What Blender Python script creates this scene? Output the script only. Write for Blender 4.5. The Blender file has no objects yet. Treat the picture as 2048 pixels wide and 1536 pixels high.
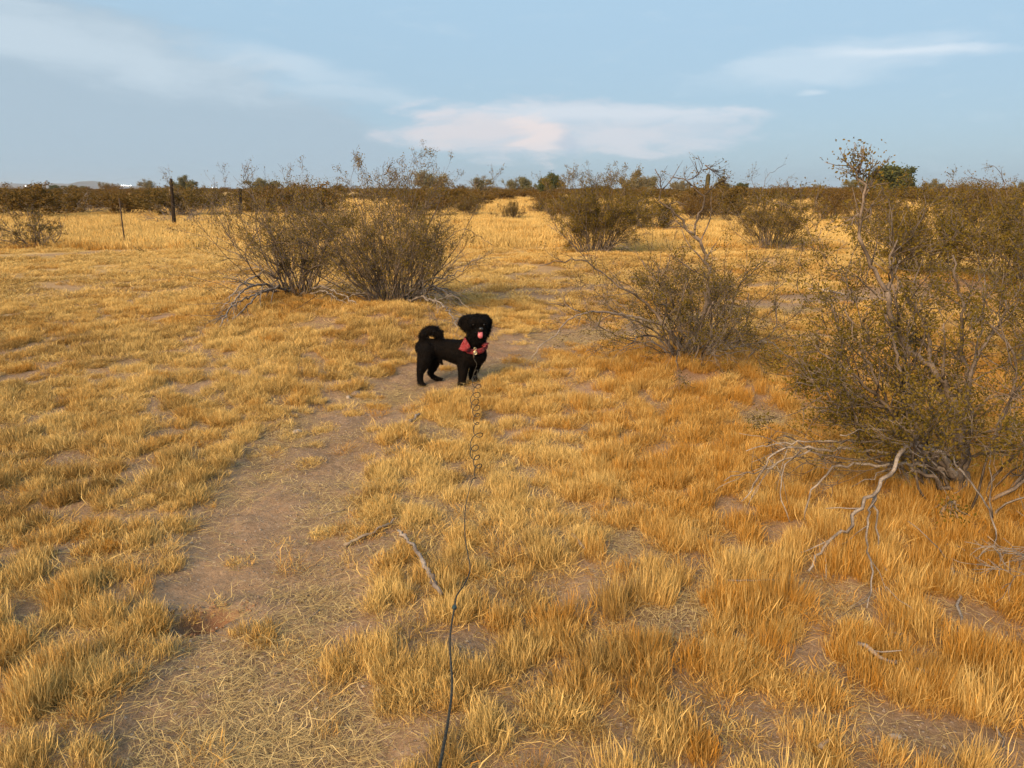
import bpy, math, random
import numpy as np
from mathutils import Vector, Matrix, Quaternion

# ------------------------------------------------------------------ camera, world, sun, exposure
S = bpy.context.scene
COL = S.collection
H_CAM = 1.4
F_PX = 1500.0
PITCH = math.atan(390.0 / F_PX)
cam_d = bpy.data.cameras.new('camera')
cam_d.sensor_width = 36.0
cam_d.lens = F_PX / 2048.0 * 36.0
cam_d.clip_start = 0.05
cam_d.clip_end = 60000
cam = bpy.data.objects.new('camera', cam_d)
COL.objects.link(cam)
cam.location = (0, 0, H_CAM)
cam.rotation_euler = (math.pi / 2 - PITCH, 0, 0)
S.camera = cam

SUN_EL = math.radians(29)
SUN_AZ = math.radians(214)          # behind the camera, to the left
sun_d = bpy.data.lights.new('sun', 'SUN')
sun_d.energy = 2.1
sun_d.angle = math.radians(34)
sun_d.color = (1.0, 0.72, 0.42)
sun = bpy.data.objects.new('sun', sun_d)
COL.objects.link(sun)
sdir = Vector((math.sin(SUN_AZ) * math.cos(SUN_EL), math.cos(SUN_AZ) * math.cos(SUN_EL), math.sin(SUN_EL)))
sun.rotation_euler = sdir.to_track_quat('Z', 'Y').to_euler()
sun.location = sdir * 50

S.view_settings.view_transform = 'Standard'
S.view_settings.look = 'None'
S.view_settings.gamma = 1.0
S.view_settings.use_curve_mapping = False
S.view_settings.exposure = 1.65
S.cycles.max_bounces = 4
S.cycles.diffuse_bounces = 1
S.cycles.glossy_bounces = 2
S.cycles.transmission_bounces = 3
S.cycles.transparent_max_bounces = 6
S.cycles.volume_bounces = 0
S.cycles.use_adaptive_sampling = True
S.cycles.adaptive_threshold = 0.015
S.cycles.use_denoising = True
S.cycles.caustics_reflective = False
S.cycles.caustics_refractive = False


def ray(px, py):
    """direction of the photograph's pixel (2048 x 1536) with unit depth along +Y"""
    x = (px - 1024) / F_PX
    v = -(py - 768) / F_PX
    c, s = math.cos(PITCH), math.sin(PITCH)
    y = c + v * s
    z = -s + v * c
    return x / y, z / y


def gp(px, py, z=0.0):
    """point of the ground at height z under a pixel"""
    rx, rz = ray(px, py)
    Y = (z - H_CAM) / rz
    return Vector((rx * Y, Y, z))


def pt(px, py, Y):
    rx, rz = ray(px, py)
    return Vector((rx * Y, Y, H_CAM + rz * Y))


def azel(px, py):
    rx, rz = ray(px, py)
    return math.atan2(rx, 1.0), math.atan2(rz, math.hypot(rx, 1.0))


# ------------------------------------------------------------------ node helper
class NT:
    def __init__(self, tree):
        self.t = tree
        self.l = tree.links

    def n(self, typ, **kw):
        nd = self.t.nodes.new(typ)
        for k, v in kw.items():
            setattr(nd, k, v)
        return nd

    def put(self, sock, val):
        if val is None:
            return
        if isinstance(val, bpy.types.NodeSocket):
            self.l.new(val, sock)
        else:
            if sock.type == 'RGBA' and hasattr(val, '__len__') and len(val) == 3:
                val = (*val, 1.0)
            sock.default_value = val

    def math(self, op, a, b=None, c=None, clamp=False):
        nd = self.n('ShaderNodeMath', operation=op, use_clamp=clamp)
        self.put(nd.inputs[0], a)
        self.put(nd.inputs[1], b)
        self.put(nd.inputs[2], c)
        return nd.outputs[0]

    def mix(self, f, a, b, blend='MIX'):
        nd = self.n('ShaderNodeMix', data_type='RGBA', blend_type=blend)
        nd.clamp_factor = True
        self.put(nd.inputs[0], f)
        self.put(nd.inputs[6], a)
        self.put(nd.inputs[7], b)
        return nd.outputs[2]

    def noise(self, vec, scale, detail=3, rough=0.55, dist=0.0, out=0):
        nd = self.n('ShaderNodeTexNoise')
        if vec is not None:
            self.put(nd.inputs['Vector'], vec)
        nd.inputs['Scale'].default_value = scale
        nd.inputs['Detail'].default_value = detail
        nd.inputs['Roughness'].default_value = rough
        nd.inputs['Distortion'].default_value = dist
        return nd.outputs[out]

    def ramp(self, v, a, b, lo=0.0, hi=1.0, smooth=True):
        nd = self.n('ShaderNodeMapRange')
        nd.interpolation_type = 'SMOOTHSTEP' if smooth else 'LINEAR'
        nd.clamp = True if not smooth else nd.clamp
        self.put(nd.inputs[0], v)
        nd.inputs[1].default_value = a
        nd.inputs[2].default_value = b
        nd.inputs[3].default_value = lo
        nd.inputs[4].default_value = hi
        return nd.outputs[0]

    def vec(self, x=0.0, y=0.0, z=0.0):
        nd = self.n('ShaderNodeCombineXYZ')
        self.put(nd.inputs[0], x)
        self.put(nd.inputs[1], y)
        self.put(nd.inputs[2], z)
        return nd.outputs[0]

    def attr(self, name, inst=False, out='Fac'):
        nd = self.n('ShaderNodeAttribute', attribute_name=name)
        nd.attribute_type = 'INSTANCER' if inst else 'GEOMETRY'
        return nd.outputs[out]


# ------------------------------------------------------------------ world: sky and clouds
world = bpy.data.worlds.new('World')
S.world = world
world.use_nodes = True
wt = world.node_tree
wt.nodes.clear()
W = NT(wt)
sky = W.n('ShaderNodeTexSky', sky_type='NISHITA')
sky.sun_disc = False
sky.sun_elevation = SUN_EL
sky.sun_rotation = SUN_AZ
sky.altitude = 400
sky.air_density = 1.0
sky.dust_density = 1.5
sky.ozone_density = 1.6
tc = W.n('ShaderNodeTexCoord')
sep = W.n('ShaderNodeSeparateXYZ')
W.l.new(tc.outputs['Generated'], sep.inputs[0])
AZ = W.math('ARCTAN2', sep.outputs[0], sep.outputs[1])
EL = W.math('ARCSINE', sep.outputs[2])


wv = W.vec(W.math('MULTIPLY', AZ, 3.2), W.math('MULTIPLY', EL, 10.0), 1.3)
wn = W.n('ShaderNodeSeparateColor')
W.l.new(W.noise(wv, 1.7, 3, 0.55, 0.0, 1), wn.inputs[0])
AW = W.math('ADD', AZ, W.math('MULTIPLY', W.math('SUBTRACT', wn.outputs[0], 0.5), 0.16))
EW = W.math('ADD', EL, W.math('MULTIPLY', W.math('SUBTRACT', wn.outputs[1], 0.5), 0.035))
dv = W.vec(W.math('MULTIPLY', AW, 9.0), W.math('MULTIPLY', EW, 34.0), 4.1)
DET = W.math('SUBTRACT', W.noise(dv, 1.5, 4, 0.62), 0.5)


def cloud_mask(px, py, wpx, hpx, rot_deg, warp, soft=(1.15, 0.25)):
    a0, e0 = azel(px, py)
    ra, re = wpx / F_PX, hpx / F_PX
    da = W.math('SUBTRACT', AW, a0)
    de = W.math('SUBTRACT', EW, e0)
    c, s = math.cos(math.radians(rot_deg)), math.sin(math.radians(rot_deg))
    u = W.math('ADD', W.math('MULTIPLY', da, c / ra), W.math('MULTIPLY', de, s / ra))
    v = W.math('ADD', W.math('MULTIPLY', da, -s / re), W.math('MULTIPLY', de, c / re))
    r = W.math('SQRT', W.math('ADD', W.math('MULTIPLY', u, u), W.math('MULTIPLY', v, v)))
    r = W.math('ADD', r, W.math('MULTIPLY', DET, warp))
    return W.ramp(r, soft[0], soft[1]), v


skyc = sky.outputs[0]
# hand-set sky colours graded by elevation, painted over most of the sky texture
el_n = W.ramp(EL, -0.02, 0.34, 0, 1, smooth=False)
grad = W.mix(el_n, (2.25, 3.12, 3.9), (3.0, 4.45, 5.6))
skyc = W.mix(0.85, skyc, grad)
# thin cirrus everywhere
skyc = W.mix(W.ramp(DET, 0.02, 0.30, 0, 0.16), skyc, (4.1, 4.9, 5.5))


def cloud(px, py, w_, h_, rot, warp, soft, amount, colr):
    global skyc
    m_, v_ = cloud_mask(px, py, w_, h_, rot, warp, soft)
    skyc = W.mix(W.math('MULTIPLY', m_, amount), skyc, colr)


# the bank on the left: grey body, paler upper rim
cloud(40, 330, 900, 285, -13, 0.30, (1.06, 0.86), 0.8, (2.75, 3.5, 4.15))
cloud(150, 90, 480, 60, -9, 1.1, (1.1, 0.1), 0.6, (4.1, 4.85, 5.45))
cloud(610, 140, 200, 26, -9, 0.9, (1.1, 0.1), 0.5, (4.3, 5.0, 5.6))
cloud(700, 185, 190, 14, -4, 1.0, (1.1, 0.1), 0.4, (4.1, 4.8, 5.4))
# the anvil over the middle
cloud(1130, 258, 365, 62, -1, 1.3, (1.06, 0.62), 0.68, (3.95, 4.45, 5.05))
cloud(1160, 224, 335, 24, -1, 0.9, (1.1, 0.3), 0.6, (4.8, 5.15, 5.6))
cloud(975, 258, 175, 44, -2, 2.2, (1.15, 0.2), 0.58, (5.4, 4.85, 4.85))
cloud(1070, 270, 66, 44, -25, 2.0, (1.15, 0.3), 0.6, (6.0, 5.2, 5.0))
cloud(1230, 286, 150, 42, 3, 2.4, (1.15, 0.25), 0.5, (5.0, 4.9, 5.15))
cloud(1128, 296, 30, 34, 20, 1.6, (1.1, 0.3), 0.6, (3.2, 3.85, 4.6))
# the streak on the right
cloud(1640, 128, 265, 40, 5, 1.0, (1.05, 0.3), 0.55, (4.35, 5.1, 5.75))
cloud(1800, 104, 230, 10, -3, 0.8, (1.1, 0.1), 0.6, (5.1, 5.6, 6.1))
cloud(1600, 181, 40, 7, 3, 0.7, (1.1, 0.1), 0.5, (4.8, 5.4, 5.9))
bg = W.n('ShaderNodeBackground')
W.l.new(skyc, bg.inputs[0])
bg.inputs[1].default_value = 0.05
world.cycles.sampling_method = 'MANUAL'
world.cycles.sample_map_resolution = 512
wo = W.n('ShaderNodeOutputWorld')
W.l.new(bg.outputs[0], wo.inputs[0])

# ------------------------------------------------------------------ generic helpers


def tag(o, label=None, cat=None, group=None, kind=None):
    if label:
        o['label'] = label
    if cat:
        o['category'] = cat
    if group:
        o['group'] = group
    if kind:
        o['kind'] = kind
    return o


def empty(name, loc, rz=0.0):
    o = bpy.data.objects.new(name, None)
    o.empty_display_size = 0.1
    COL.objects.link(o)
    o.location = loc
    o.rotation_euler = (0, 0, rz)
    return o


def np_mesh(name, verts, quads=None, tris=None, smooth=False):
    me = bpy.data.meshes.new(name)
    verts = np.asarray(verts, dtype=np.float32)
    me.vertices.add(len(verts))
    me.vertices.foreach_set('co', verts.ravel())
    q = np.zeros((0, 4), np.int32) if quads is None else np.asarray(quads, np.int32).reshape(-1, 4)
    t = np.zeros((0, 3), np.int32) if tris is None else np.asarray(tris, np.int32).reshape(-1, 3)
    loops = np.concatenate([q.ravel(), t.ravel()])
    tot = np.concatenate([np.full(len(q), 4, np.int32), np.full(len(t), 3, np.int32)])
    start = np.concatenate([[0], np.cumsum(tot)[:-1]]).astype(np.int32)
    me.loops.add(len(loops))
    me.loops.foreach_set('vertex_index', loops)
    me.polygons.add(len(tot))
    me.polygons.foreach_set('loop_start', start)
    me.polygons.foreach_set('loop_total', tot)
    if smooth:
        me.polygons.foreach_set('use_smooth', np.ones(len(tot), bool))
    me.update(calc_edges=True)
    me.validate()
    return me


def obj(name, me, mats, parent=None):
    o = bpy.data.objects.new(name, me)
    COL.objects.link(o)
    if mats is not None:
        for m_ in (mats if isinstance(mats, (list, tuple)) else [mats]):
            me.materials.append(m_)
    if parent is not None:
        o.parent = parent
    return o


def vattr(me, name, arr, domain='POINT', typ='FLOAT'):
    a = me.attributes.new(name, typ, domain)
    a.data.foreach_set('value' if typ in ('FLOAT', 'INT') else 'vector', np.asarray(arr).ravel())


def _hash(ix, iy, seed):
    h = (ix.astype(np.int64) * 374761393 + iy.astype(np.int64) * 668265263 + seed * 974634777) & 0xFFFFFFFF
    h = ((h ^ (h >> 13)) * 1274126177) & 0xFFFFFFFF
    h = h ^ (h >> 16)
    return (h & 0xFFFFFF) / float(0xFFFFFF)


def vnoise(x, y, seed=0):
    x = np.asarray(x, float)
    y = np.asarray(y, float)
    ix, iy = np.floor(x), np.floor(y)
    fx, fy = x - ix, y - iy
    fx = fx * fx * (3 - 2 * fx)
    fy = fy * fy * (3 - 2 * fy)
    a = _hash(ix, iy, seed)
    b = _hash(ix + 1, iy, seed)
    c = _hash(ix, iy + 1, seed)
    d = _hash(ix + 1, iy + 1, seed)
    return (a * (1 - fx) + b * fx) * (1 - fy) + (c * (1 - fx) + d * fx) * fy


def fbm(x, y, seed=0, o=4, g=0.5):
    s, a, t = 0.0, 1.0, 0.0
    x = np.asarray(x, float)
    y = np.asarray(y, float)
    for i in range(o):
        s = s + a * vnoise(x, y, seed + i * 17)
        t += a
        a *= g
        x = x * 2.03 + 11.3
        y = y * 2.03 + 5.7
    return s / t


def sstep(x, a, b):
    t = np.clip((np.asarray(x, float) - a) / (b - a), 0, 1)
    return t * t * (3 - 2 * t)


# ------------------------------------------------------------------ where the bare path runs, mounds, hollows
def edge_path(rows):
    """rows of (left px, right px, py): centre line and half widths on the ground"""
    out = []
    for xl, xr, py in rows:
        a, b = gp(xl, py), gp(xr, py)
        out.append(((a.x + b.x) / 2, a.y, (b.x - a.x) / 2))
    return np.array(out)


PATH = edge_path([(120, 900, 1800), (190, 830, 1536), (215, 740, 1420), (300, 735, 1300), (345, 735, 1200),
                  (370, 725, 1100), (385, 735, 1000), (440, 755, 920), (520, 800, 855), (630, 850, 805),
                  (720, 930, 768), (800, 1010, 738), (890, 1060, 715), (975, 1130, 693), (1070, 1215, 672),
                  (1170, 1330, 655)])
PATH[:, 2] *= 0.88
PATH[-2:, 2] += 0.1
PATH2 = edge_path([(1240, 1400, 650), (1380, 1560, 622), (1520, 1740, 600), (1640, 1880, 588), (1800, 2080, 577)])
PATH2[:, 2] = (0.35, 0.42, 0.5, 0.5, 0.5)
TRACK_L = np.array([(*gp(-300, 518).xy, 0.55), (*gp(60, 514).xy, 0.6), (*gp(210, 504).xy, 0.5), (*gp(300, 499).xy, 0.15)])
TRACK_M = np.array([(*gp(960, 508).xy, 0.15), (*gp(1050, 506).xy, 0.3), (*gp(1130, 505).xy, 0.2)])
FAINT = np.array([(*gp(-100, 1150).xy, 0.10), (*gp(150, 1110).xy, 0.10), (*gp(270, 1050).xy, 0.08), (*gp(430, 960).xy, .06)])
FAINT2 = np.array([(*gp(-100, 890).xy, 0.12), (*gp(60, 850).xy, 0.12), (*gp(250, 770).xy, 0.12), (*gp(400, 690).xy, .1),
                   (*gp(470, 640).xy, .08)])


def line_mask(x, y, P, soft=0.5):
    """1 on the line, falling to 0 just outside its half width"""
    x = np.asarray(x, float)
    y = np.asarray(y, float)
    best = np.full(x.shape, 9.0)
    for (x0, y0, w0), (x1, y1, w1) in zip(P[:-1], P[1:]):
        dx, dy = x1 - x0, y1 - y0
        t = np.clip(((x - x0) * dx + (y - y0) * dy) / (dx * dx + dy * dy), 0, 1)
        d = np.hypot(x - (x0 + t * dx), y - (y0 + t * dy)) / (w0 + t * (w1 - w0))
        best = np.minimum(best, d)
    wob = (fbm(x * 3.1, y * 3.1, 5, 3) - 0.5) * 0.55
    return 1 - sstep(best + wob, 1 - soft * 0.5, 1 + soft * 0.5)


BARE = [(1235, 1095, 0.17), (1130, 1075, 0.07), (765, 1100, 0.10), (1535, 845, 0.22), (1610, 1200, 0.12), (1860, 1500, 0.15),
        (1370, 1260, 0.10), (1100, 800, 0.16), (1020, 835, 0.14), (1160, 1215, 0.07), (870, 860, 0.16),
        (640, 675, 0.3), (970, 1165, 0.05), (1350, 1390, 0.07), (150, 1100, 0.12), (60, 1250, 0.1),
        (1440, 575, 0.5), (330, 640, 0.25), (240, 735, 0.2), (60, 700, 0.2), (440, 585, 0.3)]
BARE += [(850, 768, 0.26), (925, 773, 0.17), (955, 768, 0.12)]
BARE = [(*gp(a, b).xy, r) for a, b, r in BARE]
MOUND = [(590, 596, 1.5, 0.14), (785, 622, 1.5, 0.20), (1190, 512, 1.8, 0.16), (1545, 505, 2.0, 0.22), (1370, 730, 1.1, 0.12),
         (1915, 1010, 0.9, 0.10), (1310, 468, 2.0, 0.2), (1840, 540, 2.0, 0.15)]
MOUND = [(*gp(a, b, h).xy, r, h) for a, b, r, h in MOUND]
SCRAPE = gp(412, 1235)


def terrain(x, y):
    x = np.asarray(x, float)
    y = np.asarray(y, float)
    d = np.hypot(x, y)
    near = 1 - sstep(d, 25, 60)
    z = (fbm(x / 2.7, y / 2.7, 1, 3) - 0.5) * 0.10 * near
    z = z + (fbm(x / 0.45, y / 0.45, 9, 3) - 0.5) * 0.035 * (1 - sstep(d, 8, 16))
    for mx, my, r, h in MOUND:
        z = z + h * np.exp(-((x - mx) ** 2 + (y - my) ** 2) / (r * r * 0.5))
    pm = line_mask(x, y, PATH, 0.7)
    z = z - 0.03 * pm
    c, s = math.cos(0.5), math.sin(0.5)
    u = (x - SCRAPE.x) * c + (y - SCRAPE.y) * s
    v = -(x - SCRAPE.x) * s + (y - SCRAPE.y) * c
    q = (u / 0.10) ** 2 + (v / 0.045) ** 2
    z = z - 0.075 * np.exp(-q ** 3 * 0.8) + 0.02 * np.exp(-((u + 0.02) / 0.13) ** 2 - ((v - 0.09) / 0.04) ** 2)
    return z


def tz(x, y):
    return float(terrain(np.array([x]), np.array([y]))[0])


def gpt(px, py):
    """ground point under a pixel on the uneven terrain"""
    z = 0.0
    for _ in range(12):
        p = gp(px, py, z)
        z = 0.5 * z + 0.5 * tz(p.x, p.y)
    p = gp(px, py, z)
    return Vector((p.x, p.y, tz(p.x, p.y)))


BUSH_SPOTS = []


def cover(x, y):
    """grass cover 0..1"""
    x = np.asarray(x, float)
    y = np.asarray(y, float)
    d = np.hypot(x, y)
    pm = line_mask(x, y, PATH, 0.55)
    for P, k in ((PATH2, 0.95), (TRACK_L, 0.95), (TRACK_M, .7), (FAINT, 0.4), (FAINT2, 0.3)):
        pm = np.maximum(pm, line_mask(x, y, P, 0.8) * k)
    bare = np.zeros_like(x)
    wob = (fbm(x * 4, y * 4, 31, 2) - 0.5) * 0.8
    for bx, by, r in BARE:
        e = np.hypot((x - bx), (y - by) * 0.85) / (r * 0.75) + wob
        bare = np.maximum(bare, 1 - sstep(e, 0.7, 1.2))
    pat = sstep(fbm(x * 4.2, y * 4.2, 41, 3, 0.65), 0.27, 0.50)
    far = sstep(d, 6, 14)
    pat = np.maximum(pat, far * sstep(fbm(x * 0.5, y * 0.5, 47, 3), 0.22, 0.40))
    return np.clip(np.maximum((1 - pm), 0.085) * (1 - bare) * (0.70 + 0.30 * pat), 0, 1)


# ------------------------------------------------------------------ materials
def new_mat(name):
    m_ = bpy.data.materials.new(name)
    m_.use_nodes = True
    m_.node_tree.nodes.clear()
    n_ = NT(m_.node_tree)
    out = n_.n('ShaderNodeOutputMaterial')
    return m_, n_, out


def mat_simple(name, col, rough=0.8, col2=None, scale=20.0, spec=0.3, metallic=0.0, bump=0.0, bscale=80, stretch=None):
    m_, n_, out = new_mat(name)
    b = n_.n('ShaderNodeBsdfPrincipled')
    tcn = n_.n('ShaderNodeTexCoord')
    vec = tcn.outputs['Object']
    if stretch:
        mp = n_.n('ShaderNodeMapping')
        n_.l.new(vec, mp.inputs[0])
        mp.inputs[3].default_value = stretch
        vec = mp.outputs[0]
    if col2 is not None:
        f = n_.ramp(n_.noise(vec, scale, 4, 0.6), 0.35, 0.65)
        n_.l.new(n_.mix(f, col, col2), b.inputs['Base Color'])
    else:
        b.inputs['Base Color'].default_value = (*col, 1)
    b.inputs['Roughness'].default_value = rough
    b.inputs['Specular IOR Level'].default_value = spec
    b.inputs['Metallic'].default_value = metallic
    if bump:
        bp = n_.n('ShaderNodeBump')
        bp.inputs['Strength'].default_value = bump
        bp.inputs['Distance'].default_value = 0.01
        n_.l.new(n_.noise(vec, bscale, 4, 0.6), bp.inputs['Height'])
        n_.l.new(bp.outputs[0], b.inputs['Normal'])
    n_.l.new(b.outputs[0], out.inputs[0])
    return m_


def mat_grass(name, pale, orange, dull, transl=0.14):
    m_, n_, out = new_mat(name)
    tint = n_.attr('tint', True)
    dl = n_.attr('dull', True)
    h = n_.attr('h')
    r = n_.attr('rnd')
    f = n_.math('ADD', tint, n_.math('MULTIPLY', n_.math('SUBTRACT', r, 0.5), 0.85))
    f = n_.math('ADD', f, n_.math('MULTIPLY', n_.math('SUBTRACT', 0.5, h), 0.55), clamp=True)
    c = n_.mix(f, pale, orange)
    g = n_.math('ADD', dl, n_.math('MULTIPLY', n_.math('SUBTRACT', n_.math('FRACT', n_.math('MULTIPLY', r, 7.31)), 0.45), 1.1),
                clamp=True)
    c = n_.mix(g, c, dull)
    d = n_.n('ShaderNodeBsdfDiffuse')
    n_.l.new(c, d.inputs[0])
    t = n_.n('ShaderNodeBsdfTranslucent')
    n_.l.new(c, t.inputs[0])
    mx = n_.n('ShaderNodeMixShader')
    mx.inputs[0].default_value = transl
    n_.l.new(d.outputs[0], mx.inputs[1])
    n_.l.new(t.outputs[0], mx.inputs[2])
    n_.l.new(mx.outputs[0], out.inputs[0])
    return m_


def mat_leaf(name, a, b, c=None, scale=9.0):
    m_, n_, out = new_mat(name)
    tcn = n_.n('ShaderNodeTexCoord')
    oi = n_.n('ShaderNodeObjectInfo')
    f = n_.ramp(n_.noise(tcn.outputs['Object'], scale, 2, 0.6), 0.36, 0.64)
    r = n_.attr('rnd')
    f = n_.math('ADD', n_.math('MULTIPLY', f, 0.6), n_.math('MULTIPLY', r, 0.4))
    col = n_.mix(f, a, b)
    if c is not None:
        col = n_.mix(n_.math('MULTIPLY', oi.outputs['Random'], 0.8), col, c)
    d = n_.n('ShaderNodeBsdfDiffuse')
    n_.l.new(col, d.inputs[0])
    t = n_.n('ShaderNodeBsdfTranslucent')
    n_.l.new(col, t.inputs[0])
    mx = n_.n('ShaderNodeMixShader')
    mx.inputs[0].default_value = 0.25
    n_.l.new(d.outputs[0], mx.inputs[1])
    n_.l.new(t.outputs[0], mx.inputs[2])
    n_.l.new(mx.outputs[0], out.inputs[0])
    return m_


def mat_bark(name, dark, light, lo=0.4, hi=0.62, scale=7.0):
    m_, n_, out = new_mat(name)
    tcn = n_.n('ShaderNodeTexCoord')
    f = n_.ramp(n_.noise(tcn.outputs['Object'], scale, 4, 0.65), lo, hi)
    g = n_.noise(tcn.outputs['Object'], 160, 2, 0.6)
    col = n_.mix(f, dark, light)
    col = n_.mix(n_.ramp(g, 0.35, 0.7, 0, 0.45), col, tuple(v_ * 0.45 for v_ in dark))
    b = n_.n('ShaderNodeBsdfPrincipled')
    n_.l.new(col, b.inputs['Base Color'])
    b.inputs['Roughness'].default_value = 0.85
    b.inputs['Specular IOR Level'].default_value = 0.2
    n_.l.new(b.outputs[0], out.inputs[0])
    return m_


M_GRASS = mat_grass('dry_grass', (0.80, 0.555, 0.21), (0.50, 0.232, 0.038), (0.23, 0.14, 0.047))
M_LITTER = mat_grass('straw_litter', (0.80, 0.57, 0.25), (0.52, 0.34, 0.13), (0.28, 0.19, 0.095), 0.1)
M_LEAF = mat_leaf('creosote_leaf', (0.108, 0.079, 0.014), (0.25, 0.163, 0.03))
M_LEAF_NEAR = mat_leaf('creosote_leaf_olive', (0.085, 0.064, 0.011), (0.215, 0.145, 0.028), None, 5.0)
M_LEAF_DRY = mat_leaf('dry_leaf', (0.11, 0.075, 0.04), (0.22, 0.14, 0.06))
M_LEAF_FAR = mat_leaf('far_scrub_leaf', (0.15, 0.084, 0.024), (0.23, 0.13, 0.036), (0.14, 0.10, 0.034), 1.2)
M_LEAF_TREE = mat_leaf('desert_tree_leaf', (0.12, 0.115, 0.05), (0.22, 0.195, 0.095), (0.24, 0.20, 0.12), 0.6)
M_LEAF_GREEN = mat_leaf('green_tree_leaf', (0.06, 0.072, 0.024), (0.12, 0.125, 0.046), None, 0.6)
M_BARK = mat_bark('creosote_bark', (0.075, 0.056, 0.043), (0.26, 0.20, 0.158), 0.36, 0.64)
M_DEAD_NEAR = mat_bark('bleached_wood', (0.15, 0.12, 0.10), (0.40, 0.335, 0.285), 0.34, 0.66, 11.0)
M_DEAD = mat_bark('dead_wood', (0.13, 0.10, 0.085), (0.36, 0.30, 0.255), 0.36, 0.66, 9.0)
M_BARK_FAR = mat_bark('far_bark', (0.09, 0.06, 0.045), (0.24, 0.18, 0.14), 0.35, 0.6, 1.0)
M_POST = mat_simple('weathered_post', (0.014, 0.009, 0.006), 0.9, (0.034, 0.022, 0.014), 12, 0.2, bump=0.5, stretch=(8, 8, 0.6))
M_METAL = mat_simple('rusty_steel', (0.03, 0.022, 0.017), 0.8, (0.06, 0.038, 0.025), 20, 0.3)
M_PALEWOOD = mat_simple('pale_stick', (0.30, 0.23, 0.17), 0.9, (0.2, 0.15, 0.11), 9)
M_STONE = mat_simple('stone', (0.28, 0.20, 0.15), 0.9, (0.18, 0.13, 0.10), 25, 0.2, bump=0.4, bscale=60)
M_STONE_PALE = mat_simple('pale_stone', (0.46, 0.37, 0.29), 0.9, (0.30, 0.23, 0.18), 30, 0.2, bump=0.4, bscale=60)

# ground material
mg, g, out = new_mat('desert_soil')
tcn = g.n('ShaderNodeTexCoord')
OV = tcn.outputs['Object']
c = g.mix(g.ramp(g.noise(OV, 1.1, 5, 0.6), 0.36, 0.64), (0.225, 0.138, 0.078), (0.345, 0.215, 0.125))
c = g.mix(g.ramp(g.noise(OV, 6.5, 4, 0.6), 0.42, 0.7, 0, 0.6), c, (0.18, 0.12, 0.08))
c = g.mix(g.ramp(g.noise(OV, 45, 4, 0.7), 0.4, 0.72, 0, 0.55), c, (0.44, 0.30, 0.195))
c = g.mix(g.ramp(g.noise(OV, 110, 3, 0.7), 0.52, 0.7, 0, 0.6), c, (0.11, 0.075, 0.055))
vor = g.n('ShaderNodeTexVoronoi', feature='F1')
vor.inputs['Scale'].default_value = 75
g.l.new(OV, vor.inputs['Vector'])
sepc = g.n('ShaderNodeSeparateColor')
g.l.new(vor.outputs['Color'], sepc.inputs[0])
peb = g.math('MULTIPLY', g.ramp(vor.outputs['Distance'], 0.42, 0.28), g.ramp(sepc.outputs[0], 0.72, 0.78))
c = g.mix(g.math('MULTIPLY', peb, 0.8), c, g.mix(sepc.outputs[1], (0.50, 0.38, 0.29), (0.22, 0.17, 0.14)))
# red earth where the ground is freshly dug
c = g.mix(g.attr('red'), c, g.mix(g.noise(OV, 30, 4, 0.6), (0.27, 0.115, 0.055), (0.37, 0.185, 0.095)))
# straw cover seen from afar
st = g.mix(g.ramp(g.noise(OV, 0.35, 5, 0.6), 0.35, 0.65), (0.66, 0.43, 0.155), (0.56, 0.33, 0.10))
st = g.mix(g.ramp(g.noise(OV, 5.0, 4, 0.7), 0.5, 0.75, 0, 0.5), st, (0.28, 0.185, 0.09))
c = g.mix(g.attr('straw'), c, st)
bs = g.n('ShaderNodeBsdfPrincipled')
g.l.new(c, bs.inputs['Base Color'])
bs.inputs['Roughness'].default_value = 0.95
bs.inputs['Specular IOR Level'].default_value = 0.1
bp = g.n('ShaderNodeBump')
bp.inputs['Strength'].default_value = 0.9
bp.inputs['Distance'].default_value = 0.012
hgt = g.math('ADD', g.noise(OV, 38, 6, 0.78), g.math('MULTIPLY', peb, 0.35))
g.l.new(hgt, bp.inputs['Height'])
g.l.new(bp.outputs[0], bs.inputs['Normal'])
g.l.new(bs.outputs[0], out.inputs[0])

# ------------------------------------------------------------------ ground sheet
def axis(lo_f, hi_f, step, far, grow=1.13):
    a = list(np.arange(lo_f, hi_f + step / 2, step))
    s_, v_ = step, a[-1]
    while v_ < far:
        s_ *= grow
        v_ += s_
        a.append(v_)
    s_, v_ = step, a[0]
    pre = []
    while v_ > -far:
        s_ *= grow
        v_ -= s_
        pre.append(v_)
    return np.array(pre[::-1] + a)


ax = axis(-2.6, 3.2, 0.028, 5500)
ay = axis(1.2, 8.0, 0.030, 5500)
GX, GY = np.meshgrid(ax, ay)
GZ = terrain(GX, GY)
dirt_near = line_mask(GX, GY, PATH, 0.7)
GZ = GZ + dirt_near * (fbm(GX * 9, GY * 9, 77, 4, 0.65) - 0.5) * 0.05
nx, ny = len(ax), len(ay)
vid = np.arange(nx * ny).reshape(ny, nx)
quads = np.stack([vid[:-1, :-1], vid[:-1, 1:], vid[1:, 1:], vid[1:, :-1]], -1).reshape(-1, 4)
me = np_mesh('ground', np.stack([GX, GY, GZ], -1).reshape(-1, 3), quads, smooth=True)
cv_ = cover(GX, GY)
dist = np.hypot(GX, GY)
straw = cv_ * sstep(dist, 9, 22) * 0.9
vattr(me, 'straw', straw)
rc, rs = math.cos(0.5), math.sin(0.5)
ru = (GX - SCRAPE.x) * rc + (GY - SCRAPE.y) * rs
rv = -(GX - SCRAPE.x) * rs + (GY - SCRAPE.y) * rc
redm = 1 - sstep((ru / 0.105) ** 2 + ((rv - 0.02) / 0.045) ** 2 + (fbm(GX * 18, GY * 18, 3, 3, 0.65) - 0.5) * 2.6, 0.5, 1.2)
mred = np.zeros_like(GX)
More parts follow.
